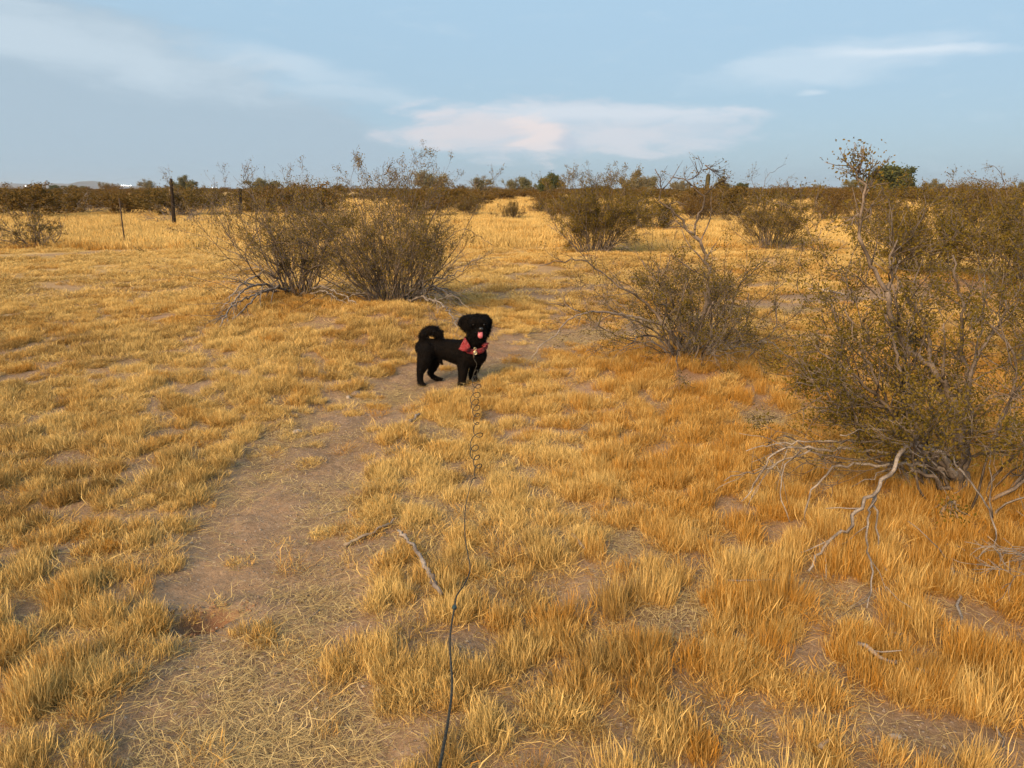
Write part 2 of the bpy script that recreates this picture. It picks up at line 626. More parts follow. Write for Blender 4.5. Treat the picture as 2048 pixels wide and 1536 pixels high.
for mx, my, r, h in MOUND:
    mred = np.maximum(mred, 0.25 * np.exp(-((GX - mx) ** 2 + (GY - my) ** 2) / (r * r * 0.7)))
GZ2 = GZ + redm * (fbm(GX * 26, GY * 26, 19, 3, 0.7) - 0.5) * 0.045
me.vertices.foreach_set('co', np.stack([GX, GY, GZ2], -1).astype(np.float32).ravel())
me.update()
vattr(me, 'red', np.maximum(redm * 0.9, mred * (1 - straw)))
ground = obj('ground', me, mg)
tag(ground, kind='structure')

# ------------------------------------------------------------------ tubes and leaves
def unit(v):
    return v / np.maximum(np.linalg.norm(v, axis=-1, keepdims=True), 1e-9)


def tubes(polys, sides_fn=lambda r: 5 if r > 0.006 else 3):
    """polys: list of (points n x 3, radii n). All tubes as one vertex/quad array."""
    groups = {}
    for P, R in polys:
        groups.setdefault((len(P), sides_fn(R[0])), []).append((P, R))
    V, Q, T, base = [], [], [], 0
    for (n, s), lst in groups.items():
        P = np.array([a for a, b in lst], float)
        R = np.array([b for a, b in lst], float)
        m_ = len(lst)
        tan = np.empty_like(P)
        tan[:, 1:-1] = P[:, 2:] - P[:, :-2]
        tan[:, 0] = P[:, 1] - P[:, 0]
        tan[:, -1] = P[:, -1] - P[:, -2]
        tan = unit(tan)
        main = unit(P[:, -1] - P[:, 0])[:, None, :]
        ref = np.where(np.abs(main[..., 2:3]) > 0.8, np.array([1.0, 0.31, 0.1]), np.array([0.1, 0.2, 1.0]))
        ref = np.broadcast_to(ref, P.shape)
        a = unit(np.cross(tan, ref))
        b = np.cross(tan, a)
        ang = np.arange(s) * 2 * math.pi / s
        ring = P[:, :, None, :] + R[:, :, None, None] * (a[:, :, None, :] * np.cos(ang)[None, None, :, None] +
                                                         b[:, :, None, :] * np.sin(ang)[None, None, :, None])
        V.append(ring.reshape(-1, 3))
        idx = base + np.arange(m_ * n * s).reshape(m_, n, s)
        i0, i1 = idx[:, :-1], idx[:, 1:]
        j0, j1 = np.roll(i0, -1, 2), np.roll(i1, -1, 2)
        Q.append(np.stack([i0, j0, j1, i1], -1).reshape(-1, 4))
        for k in range(1, s - 1):
            T.append(np.stack([idx[:, -1, 0], idx[:, -1, k], idx[:, -1, k + 1]], -1))
            T.append(np.stack([idx[:, 0, 0], idx[:, 0, k + 1], idx[:, 0, k]], -1))
        base += m_ * n * s
    return np.concatenate(V), np.concatenate(Q), np.concatenate(T)


def tube_mesh(name, polys, sides_fn=None):
    V, Q, T = tubes(polys, sides_fn) if sides_fn else tubes(polys)
    return np_mesh(name, V, Q, T, smooth=True)


def leaf_mesh(name, pos, size, rs_, aspect=0.6, fold=0.35):
    """small folded leaves, two triangles each"""
    n = len(pos)
    a = unit(rs_.normal(size=(n, 3)) + np.array([0, 0, 0.35]))
    b = unit(np.cross(a, rs_.normal(size=(n, 3))))
    c_ = np.cross(a, b)
    L = size[:, None]
    p0 = pos
    p1 = pos + a * L
    mid = pos + a * L * 0.5
    l_ = mid + b * L * aspect * 0.5 + c_ * L * fold * 0.4
    r_ = mid - b * L * aspect * 0.5 + c_ * L * fold * 0.4
    V = np.stack([p0, l_, p1, r_], 1).reshape(-1, 3)
    i = np.arange(n)[:, None] * 4
    T = np.concatenate([i + np.array([[0, 2, 1]]), i + np.array([[0, 3, 2]])])
    me_ = np_mesh(name, V, None, T)
    vattr(me_, 'rnd', np.repeat(rs_.random(n), 4))
    return me_


class Shrub:
    def __init__(self, seed, seg=0.07, wig=0.22, leaf=0.013, nleaf=7, levels=3, leafspread=0.018, kids=(5, 5, 4),
                 shrink=0.5, up=0.05, min_twig=0.06, rmin=0.0011, leafy_above=0.0):
        self.r = np.random.RandomState(seed)
        self.seg, self.wig, self.leaf, self.nleaf, self.levels = seg, wig, leaf, nleaf, levels
        self.ls, self.kids, self.shrink, self.up, self.min_twig, self.rmin = leafspread, kids, shrink, up, min_twig, rmin
        self.leafy_above = leafy_above
        self.live, self.dead, self.lp = [], [], []

    def walk(self, p, d, length, r0, up, wig=None, r_end=None):
        wig = self.wig if wig is None else wig
        n = max(3, int(round(length / self.seg)) + 1)
        st_ = length / (n - 1)
        pts = [np.array(p, float)]
        d = np.array(d, float)
        noise = self.r.normal(size=(n, 3)) * wig
        for i in range(n - 1):
            d = d + noise[i] + np.array([0, 0, up])
            d = d / np.linalg.norm(d)
            pts.append(pts[-1] + d * st_)
        pts = np.array(pts)
        re = max(self.rmin, r0 * 0.35) if r_end is None else r_end
        R = np.linspace(r0, re, n)
        return pts, R

    def branch(self, pts, R, level, length, dead=False, kids=None, leaf_density=1.0, t0=0.2):
        (self.dead if dead else self.live).append((pts, R))
        n = len(pts)
        if level >= self.levels:
            if not dead or self.r.rand() < 0.0:
                k = self.r.poisson(self.nleaf * leaf_density)
                if k:
                    t = self.r.uniform(0.25, 1.0, k) * (n - 1)
                    i = np.minimum(t.astype(int), n - 2)
                    f = (t - i)[:, None]
                    q = pts[i] * (1 - f) + pts[i + 1] * f + self.r.normal(size=(k, 3)) * self.ls
                    self.lp.append(q)
            return
        kk = kids if kids is not None else self.kids[min(level, len(self.kids) - 1)]
        kk = self.r.poisson(kk) + (1 if level else 0)
        for j in range(kk):
            t = self.r.uniform(t0, 0.97) if j else 0.985
            x_ = t * (n - 1)
            i = min(int(x_), n - 2)
            f = x_ - i
            p = pts[i] * (1 - f) + pts[i + 1] * f
            tan = unit(pts[i + 1] - pts[i])
            ang = self.r.uniform(0.35, 1.0) * (1 if j else 0.4)
            side = unit(np.cross(tan, self.r.normal(size=3)))
            d = tan * math.cos(ang) + side * math.sin(ang)
            L = max(self.min_twig, length * self.shrink * self.r.uniform(0.55, 1.25) * (1.1 - 0.5 * t))
            r0 = max(self.rmin, (R[i] * (1 - f) + R[i + 1] * f) * self.r.uniform(0.5, 0.75))
            up = self.up if not dead else self.r.uniform(-0.12, 0.03)
            q, RR = self.walk(p, d, L, r0, up)
            self.branch(q, RR, level + 1, L, dead, None, leaf_density, 0.15)

    def fountain(self, n, height, tilt=(0.1, 0.9), r=(0.006, 0.013), base=0.12, az=None, dead=False, up=0.02, wig=None,
                 leaf_density=1.0, lenj=(0.75, 1.1)):
        for i in range(n):
            a = self.r.uniform(0, 2 * math.pi) if az is None else self.r.uniform(*az)
            t = self.r.uniform(*tilt)
            L = height * self.r.uniform(*lenj) / max(0.75, math.cos(t * 0.7))
            d = (math.cos(a) * math.sin(t), math.sin(a) * math.sin(t), math.cos(t))
            b = base * math.sqrt(self.r.rand())
            p = (math.cos(a) * b, math.sin(a) * b, -0.06)
            pts, R = self.walk(p, d, L, self.r.uniform(*r), up, wig)
            self.branch(pts, R, 0, L, dead, leaf_density=leaf_density, t0=0.28)

    def guide(self, P, r0, r1, dead=False, kids=4, level=0, gnarl=0.012, leaf_density=1.0, t0=0.2, side=0.25):
        """a limb through given local points"""
        P = np.array([tuple(p) for p in P], float)
        d = np.concatenate([[0], np.cumsum(np.linalg.norm(np.diff(P, axis=0), axis=1))])
        n = max(4, int(d[-1] / (self.seg * 0.6)))
        s_ = np.linspace(0, d[-1], n)
        # smooth through the points
        q = np.stack([np.interp(s_, d, P[:, k]) for k in range(3)], 1)
        for _ in range(2):
            q[1:-1] = 0.25 * q[:-2] + 0.5 * q[1:-1] + 0.25 * q[2:]
        q[1:-1] += self.r.normal(size=(n - 2, 3)) * gnarl
        R = np.linspace(r0, r1, n)
        (self.dead if dead else self.live).append((q, R))
        L = d[-1]
        for j in range(self.r.poisson(kids) if kids else 0):
            x_ = self.r.uniform(t0, 0.98) * (n - 1)
            i = min(int(x_), n - 2)
            tan = unit(q[i + 1] - q[i])
            ang = self.r.uniform(0.4, 1.0)
            sd = unit(np.cross(tan, self.r.normal(size=3)))
            dd = tan * math.cos(ang) + sd * math.sin(ang)
            LL = self.r.uniform(0.6, 1.3) * side
            pp, RR = self.walk(q[i], dd, LL, max(self.rmin, R[i] * 0.55), self.r.uniform(-.12, .04) if dead else self.up)
            self.branch(pp, RR, level + 1, LL, dead, None, leaf_density, 0.15)

    def build(self, root, leafmat, bark=None, dead=None, names=('branches', 'dead_branches', 'leaves'), lo=True):
        out_ = []
        if self.live:
            out_.append(obj(names[0], tube_mesh(names[0], self.live), bark or M_BARK, root))
        if self.dead:
            out_.append(obj(names[1], tube_mesh(names[1], self.dead), dead or M_DEAD, root))
        if self.lp:
            q = np.concatenate(self.lp)
            q = q[q[:, 2] > self.leafy_above]
            out_.append(obj(names[2], leaf_mesh(names[2], q, self.leaf * self.r.uniform(0.7, 1.3, len(q)), self.r), leafmat, root))
        return out_


def lp_path(base, pts, Y0, Y1):
    """pixels -> local points, depth running from Y0 to Y1 along the limb"""
    P = [np.array(p, float) for p in pts]
    d = [0.0]
    for a, b in zip(P[:-1], P[1:]):
        d.append(d[-1] + np.linalg.norm(b - a))
    out_ = []
    for p, s_ in zip(P, d):
        t = s_ / d[-1]
        out_.append(np.array(pt(p[0], p[1], Y0 + (Y1 - Y0) * t)) - np.array(base))
    return out_


def bush_root(name, px, py, label, cat='bush', group=None):
    p = gpt(px, py)
    r_ = empty(name, p)
    tag(r_, label, cat, group)
    BUSH_SPOTS.append((p.x, p.y))
    return r_, p


# ------------------------------------------------------------------ the large bushes
# left pair
rA, pA = bush_root('creosote_bush', 592, 592, 'sparse creosote bush with fallen grey arching branches, left of the pair behind the dog')
b = Shrub(11, seg=0.085, wig=0.13, leaf=0.0160, nleaf=3.6, kids=(5, 4, 3), shrink=0.46)
b.fountain(42, 1.18, (0.04, 0.82), (0.005, 0.011), 0.18, lenj=(0.55, 1.1), leaf_density=0.9)
b.fountain(7, 1.15, (0.75, 1.25), (0.006, 0.012), 0.14, az=(2.4, 3.9), leaf_density=0.7)
for pts_, y1 in (([(588, 585), (540, 545), (505, 552), (470, 580), (440, 625)], -0.5), ([(585, 588), (545, 580), (495, 592), (455, 620), (428, 648)], -0.9),
                 ([(590, 585), (530, 568), (490, 575), (462, 610), (437, 660)], -1.0), ([(600, 590), (560, 572), (520, 585), (480, 625), (455, 650)], -0.8),
                 ([(600, 592), (640, 570), (690, 590), (720, 615)], -0.3), ([(605, 592), (650, 580), (700, 612)], -0.4)):
    b.guide(lp_path(pA, pts_, pA.y, gpt(*pts_[-1]).y * 0.985), 0.017, 0.005, True, 10, 1, 0.012, side=0.34)
b.guide(lp_path(pA, [(600, 580), (555, 480), (515, 430), (503, 390), (490, 345), (484, 326)], pA.y, pA.y - 0.2), 0.012, 0.002, False, 0)
for pts_ in ([(505, 395), (480, 365), (466, 352)], [(502, 385), (508, 362), (505, 345)], [(497, 370), (486, 350), (487, 330)], [(500, 378), (478, 358)], [(494, 360), (503, 338)]):
    b.guide(lp_path(pA, pts_, pA.y - 0.15, pA.y - 0.15), 0.004, 0.0015, False, 3, 2, side=0.1, leaf_density=1.3)
b.build(rA, M_LEAF, None, M_DEAD_NEAR)

rB, pB = bush_root('creosote_bush', 785, 612, 'wide dense creosote bush with many upright stems, directly behind the black dog')
b = Shrub(23, seg=0.085, wig=0.12, leaf=0.0160, nleaf=3.6, kids=(5, 4, 3), shrink=0.46)
b.fountain(74, 1.26, (0.02, 0.86), (0.005, 0.011), 0.22, lenj=(0.5, 1.1))
b.fountain(14, 1.1, (0.7, 1.1), (0.005, 0.009), 0.16, leaf_density=0.5, lenj=(0.6, 0.95))
for pts_, y1 in (([(795, 605), (830, 575), (870, 580), (905, 598), (922, 620)], -0.9), ([(800, 608), (840, 595), (880, 605), (910, 635), (915, 660)], -1.1),
                 ([(800, 606), (850, 580), (890, 575), (930, 600)], -0.4), ([(805, 612), (838, 612), (862, 640), (882, 660), (888, 690)], -1.1),
                 ([(805, 612), (825, 625), (850, 648), (875, 655)], -1.2), ([(795, 605), (850, 560), (900, 555), (940, 530), (960, 510)], -0.2),
                 ([(800, 600), (870, 570), (920, 600), (945, 625)], -0.5), ([(770, 605), (735, 585), (700, 590), (670, 610)], -0.5)):
    b.guide(lp_path(pB, pts_, pB.y, gpt(*pts_[-1]).y * 0.985 if y1 < -0.3 else pB.y + y1), 0.015, 0.004, True, 10, 1, 0.012, side=0.34)
for pts_ in ([(800, 560), (790, 450), (775, 390), (762, 350), (770, 322)], [(775, 385), (756, 365), (745, 352)], [(772, 370), (790, 352), (793, 348)], [(768, 350), (780, 336), (782, 325)],
             [(815, 560), (845, 450), (858, 390), (872, 362), (866, 338)], [(862, 385), (885, 362), (882, 352)], [(866, 372), (890, 360), (897, 352)],
             [(805, 560), (815, 440), (808, 380), (818, 358)], [(760, 560), (725, 430), (718, 380), (726, 362)], [(820, 560), (900, 470), (935, 455), (950, 468), (985, 490)]):
    b.guide(lp_path(pB, pts_, pB.y - 0.05, pB.y - 0.25), 0.007, 0.002, False, 5, 2, side=0.13, t0=0.55, leaf_density=1.1)
b.build(rB, M_LEAF, None, M_DEAD_NEAR)

# middle bush beyond the path
rC, pC = bush_root('creosote_bush', 1188, 508, 'dense brown-green creosote bush fanning up beyond the path, right of the dog')
b = Shrub(31, seg=0.11, wig=0.10, leaf=0.026, nleaf=4.2, kids=(5, 4, 3), shrink=0.45, leafspread=0.03, rmin=0.002)
b.fountain(76, 1.42, (0.02, 0.78), (0.006, 0.012), 0.3, lenj=(0.5, 1.1), leaf_density=1.1)
b.fountain(12, 1.2, (0.8, 1.2), (0.007, 0.012), 0.2, dead=True, lenj=(0.6, 0.95), up=-0.06)
for pts_ in ([(1190, 450), (1195, 390), (1188, 355), (1215, 345)], [(1210, 450), (1225, 380), (1218, 350), (1222, 334)], [(1195, 400), (1172, 368), (1150, 372)], [(1220, 440), (1252, 385), (1245, 350), (1238, 338)], [(1190, 380), (1196, 350)]):
    b.guide(lp_path(pC, pts_, pC.y, pC.y), 0.008, 0.003, False, 8, 2, side=0.2, t0=0.45, leaf_density=0.9)
b.build(rC, M_LEAF)

rC2, pC2 = bush_root('creosote_bush', 1312, 464, 'low dark creosote bush with grey skirt of dead twigs, behind the bare looping branch')
b = Shrub(37, seg=0.14, wig=0.10, leaf=0.038, nleaf=3.4, kids=(4, 4, 3), shrink=0.46, leafspread=0.04, rmin=0.003)
b.fountain(40, 1.0, (0.05, 1.0), (0.007, 0.012), 0.3, lenj=(0.6, 1.05))
b.fountain(12, 1.2, (0.9, 1.3), (0.008, 0.012), 0.2, dead=True, lenj=(0.6, 0.9), up=-0.06)
b.build(rC2, M_LEAF)

rE, pE = bush_root('creosote_bush', 1542, 498, 'bowl-shaped creosote bush with bare black stems on an orange grass mound')
b = Shrub(41, seg=0.11, wig=0.10, leaf=0.026, nleaf=3.6, kids=(4, 4, 3), shrink=0.42, leafspread=0.03, rmin=0.002)
b.fountain(66, 1.25, (0.02, 0.74), (0.006, 0.011), 0.36, lenj=(0.55, 1.05), leaf_density=0.85)
b.fountain(8, 1.1, (1.0, 1.35), (0.007, 0.012), 0.3, dead=True, lenj=(0.6, 0.9), up=-0.05)
for pts_ in ([(1530, 440), (1520, 390), (1535, 350), (1572, 328)], [(1540, 440), (1560, 380), (1580, 350), (1585, 356)], [(1545, 440), (1595, 385), (1612, 365), (1622, 364)], [(1525, 440), (1510, 380), (1500, 350), (1510, 345)], [(1555, 470), (1600, 410), (1625, 398), (1640, 412), (1650, 430)]):
    b.guide(lp_path(pE, pts_, pE.y, pE.y), 0.008, 0.003, False, 12, 2, side=0.25, t0=0.4, leaf_density=0.8)
b.build(rE, M_LEAF)

# bush right of the path with one tall bare branch
rD, pD = bush_root('creosote_bush', 1380, 716, 'tangled open creosote bush with one tall bare crooked branch, right of the dog')
b = Shrub(53, seg=0.06, wig=0.20, leaf=0.014, nleaf=5.6, kids=(5, 4, 3), shrink=0.5)
b.fountain(26, 0.9, (0.15, 1.15), (0.005, 0.011), 0.12, lenj=(0.55, 1.1))
b.fountain(10, 0.72, (0.7, 1.3), (0.006, 0.012), 0.12, leaf_density=0.5, lenj=(0.7, 1.2))
b.fountain(9, 0.7, (1.0, 1.45), (0.005, 0.01), 0.12, dead=True, up=-0.04)
Y = pD.y
TALL = [(1381, 712), (1398, 675), (1408, 625), (1416, 563), (1419, 537), (1413, 512), (1404, 495), (1389, 470)]
b.guide(lp_path(pD, TALL, Y, Y - 0.1), 0.018, 0.011, False, 5, 1, 0.008, t0=0.2, side=0.3)
b.guide(lp_path(pD, [(1389, 470), (1366, 452), (1363, 434), (1331, 413), (1316, 403), (1325, 378), (1316, 365), (1319, 349), (1310, 338)], Y - 0.1, Y - 0.15), 0.010, 0.003, False, 6, 2, 0.006, t0=0.5, side=0.12, leaf_density=0.8)
b.guide(lp_path(pD, [(1389, 470), (1392, 434), (1413, 408), (1410, 389), (1383, 378), (1375, 360), (1357, 354), (1340, 356)], Y - 0.1, Y - 0.1), 0.009, 0.003, False, 6, 2, 0.006, t0=0.6, side=0.12, leaf_density=0.8)
for pts_ in ([(1410, 389), (1436, 366), (1447, 358), (1460, 350)], [(1375, 360), (1398, 349), (1410, 328), (1395, 311)], [(1325, 378), (1345, 360), (1352, 345), (1358, 332)],
             [(1383, 372), (1362, 350), (1368, 335)], [(1405, 340), (1425, 335), (1440, 345)], [(1398, 349), (1385, 335), (1390, 322)], [(1410, 330), (1428, 345), (1450, 358)],
             [(1436, 366), (1455, 360), (1458, 372)], [(1331, 413), (1345, 400), (1362, 400), (1376, 412)]):
    b.guide(lp_path(pD, pts_, Y - 0.1, Y - 0.12), 0.005, 0.002, False, 7, 2, 0.005, side=0.09, t0=0.25, leaf_density=0.8)
b.guide(lp_path(pD, [(1370, 705), (1340, 660), (1314, 645), (1255, 630), (1191, 622), (1161, 625), (1132, 642), (1109, 671), (1073, 698), (1062, 721)], Y, Y - 0.45), 0.014, 0.003, True, 7, 1, 0.006, side=0.22)
b.guide(lp_path(pD, [(1372, 705), (1349, 690), (1328, 645), (1276, 592), (1249, 578), (1208, 548), (1179, 525), (1147, 519), (1079, 531)], Y, Y - 0.2), 0.013, 0.003, False, 8, 1, 0.006, side=0.22, leaf_density=0.6)
b.guide(lp_path(pD, [(1161, 624), (1126, 610), (1123, 589), (1147, 578)], Y - 0.25, Y - 0.25), 0.006, 0.002, True, 7, 2, 0.004, side=0.12)
b.guide(lp_path(pD, [(1130, 612), (1110, 608), (1088, 606)], Y - 0.25, Y - 0.3), 0.004, 0.002, True, 3, 2, 0.004, side=0.12)
b.guide(lp_path(pD, [(1388, 712), (1430, 706), (1466, 695), (1519, 683), (1548, 686), (1577, 712), (1590, 735)], Y, Y - 0.2), 0.013, 0.003, True, 9, 1, 0.008, side=0.28)
b.guide(lp_path(pD, [(1470, 692), (1484, 674), (1498, 627), (1498, 586)], Y, Y), 0.010, 0.004, False, 5, 2, 0.004, side=0.2)
b.guide(lp_path(pD, [(1392, 716), (1440, 735), (1490, 740), (1540, 760), (1600, 790)], Y, Y - 0.5), 0.010, 0.003, True, 7, 1, 0.008, side=0.25)
b.guide(lp_path(pD, [(1375, 712), (1340, 740), (1320, 760), (1300, 790)], Y, Y - 0.4), 0.010, 0.003, True, 4, 1, 0.008, side=0.2)
b.guide(lp_path(pD, [(1385, 705), (1440, 640), (1455, 600), (1450, 560)], Y, Y + 0.2), 0.012, 0.004, False, 9, 1, 0.008, side=0.35)
b.guide(lp_path(pD, [(1380, 705), (1355, 640), (1340, 590), (1300, 545), (1285, 520)], Y, Y + 0.1), 0.012, 0.004, False, 10, 1, 0.008, side=0.35)
b.build(rD, M_LEAF_NEAR)

# big near bush at the right
rF, pF = bush_root('creosote_bush', 1915, 1005, 'large near creosote bush at the right with long drooping bleached grey branches')
b = Shrub(67, seg=0.05, wig=0.19, leaf=0.0115, nleaf=6.8, kids=(5, 5, 4), shrink=0.5, leafy_above=0.22)
Y = pF.y
b.fountain(15, 1.12, (0.2, 0.95), (0.005, 0.011), 0.10, az=(-1.6, 1.8), lenj=(0.6, 1.1), leaf_density=1.7)
b.fountain(7, 0.9, (0.3, 0.95), (0.005, 0.010), 0.10, az=(1.8, 4.4), lenj=(0.55, 1.0), leaf_density=1.5)
b.fountain(4, 0.6, (0.9, 1.45), (0.005, 0.010), 0.12, dead=True, up=-0.02)


def FG(pts_, y1, r0, r1, dead=False, kids=5, level=1, side=0.22, y0=0.0, g_=0.006, **kw):
    b.guide(lp_path(pF, pts_, Y + y0, Y + y1), r0, r1, dead, kids, level, g_, side=side, **kw)


FG([(1918, 1000), (1925, 900), (1914, 809), (1888, 777), (1855, 728), (1806, 689), (1780, 630), (1774, 583)], -0.05, 0.017, 0.010, kids=6, t0=0.4)
FG([(1774, 583), (1751, 542), (1731, 516), (1725, 495), (1720, 463), (1722, 430), (1729, 395), (1730, 372), (1716, 346), (1700, 330)], -0.05, 0.009, 0.003, kids=12, level=2, side=0.11, y0=-0.05, t0=0.3, leaf_density=1.3)
for pts_ in ([(1728, 380), (1735, 350), (1740, 330), (1760, 322)], [(1716, 346), (1726, 322), (1730, 303)], [(1712, 342), (1692, 335), (1682, 318)], [(1722, 425), (1705, 440), (1700, 460)], [(1729, 395), (1745, 378), (1752, 350), (1748, 335)],
             [(1725, 440), (1745, 425), (1752, 405)], [(1722, 350), (1702, 318)]):
    FG(pts_, -0.05, 0.0045, 0.002, kids=7, level=2, side=0.08, y0=-0.05, leaf_density=1.5)
FG([(1774, 581), (1796, 559), (1777, 542), (1777, 510), (1795, 480)], -0.0, 0.008, 0.003, kids=7, y0=-0.05)
FG([(1920, 900), (1890, 800), (1855, 728), (1855, 663), (1852, 637), (1806, 588), (1790, 562), (1800, 520)], 0.05, 0.012, 0.004, kids=8)
FG([(1915, 930), (1860, 850), (1806, 780), (1800, 741), (1787, 695), (1787, 660), (1770, 630)], -0.2, 0.011, 0.004, kids=9)
FG([(1920, 980), (1940, 850), (1936, 747), (1930, 702), (1920, 682), (1924, 588), (1917, 560), (1905, 510)], 0.1, 0.014, 0.004, kids=10)
FG([(1930, 980), (1935, 850), (1933, 760), (1950, 710), (1975, 690), (2000, 650), (2010, 600)], 0.0, 0.014, 0.004, kids=10, leaf_density=1.6)
FG([(1915, 960), (1830, 870), (1760, 800), (1700, 745), (1660, 720), (1630, 690)], -0.15, 0.011, 0.003, kids=14, side=0.3, leaf_density=2.0)
FG([(1910, 960), (1800, 860), (1735, 720), (1700, 660), (1690, 620)], 0.1, 0.011, 0.003, kids=15, side=0.32, leaf_density=2.0)
FG([(1905, 980), (1820, 930), (1700, 830), (1650, 790), (1625, 770), (1590, 765)], -0.1, 0.010, 0.003, kids=11, side=0.25)
# drooping bleached limbs
DR = [([(1915, 960), (1888, 913), (1831, 886), (1809, 891), (1787, 939), (1752, 983), (1716, 1010), (1703, 1049), (1659, 1084), (1628, 1115), (1617, 1142)], -0.42, 0.017, 0.006, 3),
      ([(1752, 985), (1730, 1049), (1738, 1095), (1747, 1142), (1734, 1216)], -0.55, 0.008, 0.0035, 3),
      ([(1749, 995), (1756, 1071), (1752, 1106), (1774, 1142)], -0.45, 0.007, 0.003, 2),
      ([(1910, 950), (1840, 925), (1778, 930), (1694, 930), (1659, 935), (1642, 961), (1615, 988), (1609, 1040)], -0.12, 0.013, 0.004, 4),
      ([(1912, 930), (1884, 908), (1756, 904), (1624, 895), (1562, 893), (1545, 908), (1514, 948), (1510, 974), (1483, 1003)], 0.0, 0.013, 0.003, 7),
      ([(1624, 898), (1567, 926), (1560, 948), (1562, 1010), (1580, 1045)], -0.12, 0.006, 0.003, 1),
      ([(1905, 900), (1860, 888), (1712, 885), (1600, 880), (1492, 902)], 0.15, 0.010, 0.003, 8),
      ([(1602, 900), (1527, 944), (1492, 944), (1448, 962)], 0.03, 0.006, 0.003, 3),
      ([(1923, 1001), (1888, 1010), (1882, 1032), (1897, 1067), (1904, 1133), (1915, 1186), (1921, 1258)], -0.68, 0.012, 0.005, 2),
      ([(1910, 900), (1906, 926), (1954, 979), (1985, 1036), (1994, 1080), (2000, 1160)], -0.55, 0.007, 0.003, 3),
      ([(1985, 1036), (1978, 975), (1981, 900)], -0.35, 0.005, 0.0025, 2),
      ([(1930, 1000), (2000, 1080), (2070, 1150), (2048, 1190), (1959, 1208), (1915, 1230), (1871, 1260), (1774, 1271)], -0.72, 0.012, 0.003, 3),
      ([(1940, 1010), (2040, 1120), (2100, 1220), (2048, 1260), (1998, 1291), (1954, 1326), (1945, 1353), (1972, 1423), (2020, 1500)], -1.02, 0.014, 0.004, 3),
      ([(1900, 960), (1850, 910), (1800, 870), (1740, 855), (1680, 870)], -0.25, 0.008, 0.003, 4),
      ([(1900, 940), (1856, 880), (1815, 920), (1760, 950), (1700, 975)], -0.3, 0.007, 0.003, 3)]
for pts_, y1, r0, r1, k in DR:
    if y1 < -0.1 and pts_[-1][1] > 960:
        y1 = gpt(*pts_[-1]).y * 0.975 - Y
    y0 = 0.0
    if pts_[0] in ((1752, 985), (1749, 995)):
        y0 = -0.24
    if pts_[0] in ((1624, 898), (1602, 900)):
        y0 = 0.0
    if pts_[0] == (1985, 1036):
        y0 = -0.33
    FG(pts_, y1, r0 * 0.72, r1 * 0.75, True, k, 2, 0.22, y0=y0, g_=0.005)
b.build(rF, M_LEAF_NEAR, None, M_DEAD_NEAR)

# leafy bush cut by the right edge
rK, pK = bush_root('creosote_bush', 2120, 770, 'leafy olive creosote bush cut off by the right edge, behind the large drooping bush')
b = Shrub(71, seg=0.06, wig=0.16, leaf=0.0145, nleaf=6.0, kids=(5, 5, 4), shrink=0.5)
b.fountain(22, 1.12, (0.05, 0.9), (0.005, 0.011), 0.16, lenj=(0.5, 1.05), leaf_density=1.1)
b.build(rK, M_LEAF_NEAR)
rG, pG = bush_root('creosote_bush', 1835, 545, 'broad brown creosote bush seen through the branches of the large near bush')
b = Shrub(73, seg=0.10, wig=0.11, leaf=0.026, nleaf=4.4, kids=(5, 4, 3), shrink=0.46, leafspread=0.03, rmin=0.002)
b.fountain(60, 1.18, (0.02, 1.0), (0.006, 0.011), 0.25, lenj=(0.5, 1.05))
b.build(rG, M_LEAF)
rG2, pG2 = bush_root('creosote_bush', 2030, 570, 'tall leafy creosote bush near the right edge with a hooked twig on top')
b = Shrub(79, seg=0.10, wig=0.12, leaf=0.025, nleaf=4.6, kids=(5, 4, 3), shrink=0.46, leafspread=0.03, rmin=0.002)
b.fountain(44, 1.1, (0.02, 0.9), (0.006, 0.011), 0.25, lenj=(0.5, 1.05))
b.guide(lp_path(pG2, [(2030, 480), (2015, 420), (2010, 365), (2000, 340), (1985, 330), (1968, 338)], pG2.y, pG2.y), 0.007, 0.003, False, 12, 2, side=0.16, t0=0.4)
b.guide(lp_path(pG2, [(2020, 480), (1985, 420), (1970, 370), (1950, 352), (1935, 356)], pG2.y, pG2.y), 0.007, 0.003, False, 12, 2, side=0.2, t0=0.4)
b.build(rG2, M_LEAF)
rH, pH = bush_root('creosote_bush', 80, 496, 'small lone open creosote bush standing in the grass at the left, nearest the bare track')
b = Shrub(83, seg=0.08, wig=0.16, leaf=0.026, nleaf=2.6, kids=(4, 3, 3), shrink=0.45, leafspread=0.025, rmin=0.003)
b.fountain(20, 0.78, (0.15, 1.1), (0.009, 0.016), 0.10, lenj=(0.7, 1.1))
b.build(rH, M_LEAF)
rI, pI = bush_root('creosote_bush', -45, 505, 'bare low bush poking in from the left edge beside the small lone bush')
b = Shrub(89, seg=0.08, wig=0.16, leaf=0.022, nleaf=1.2, kids=(4, 3, 2), shrink=0.45, leafspread=0.025, rmin=0.0025)
b.fountain(16, 0.85, (0.3, 1.2), (0.008, 0.013), 0.12, lenj=(0.7, 1.1))
b.build(rI, M_LEAF)

# ------------------------------------------------------------------ middle-distance bushes: four kinds, copied
def proto(seed, h, n, tilt, deadn=0, leaf=0.05, nleaf=4.0, dens=1.0):
    b_ = Shrub(seed, seg=0.18, wig=0.11, leaf=leaf, nleaf=nleaf, kids=(4, 4, 2), shrink=0.46, leafspread=0.06, rmin=0.004, levels=2)
    b_.fountain(n, h, tilt, (0.010, 0.018), 0.35, lenj=(0.6, 1.05), leaf_density=dens)
    if deadn:
        b_.fountain(deadn, h * 0.8, (0.8, 1.35), (0.009, 0.015), 0.3, dead=True, lenj=(0.6, 1.0), up=-0.04)
    return b_


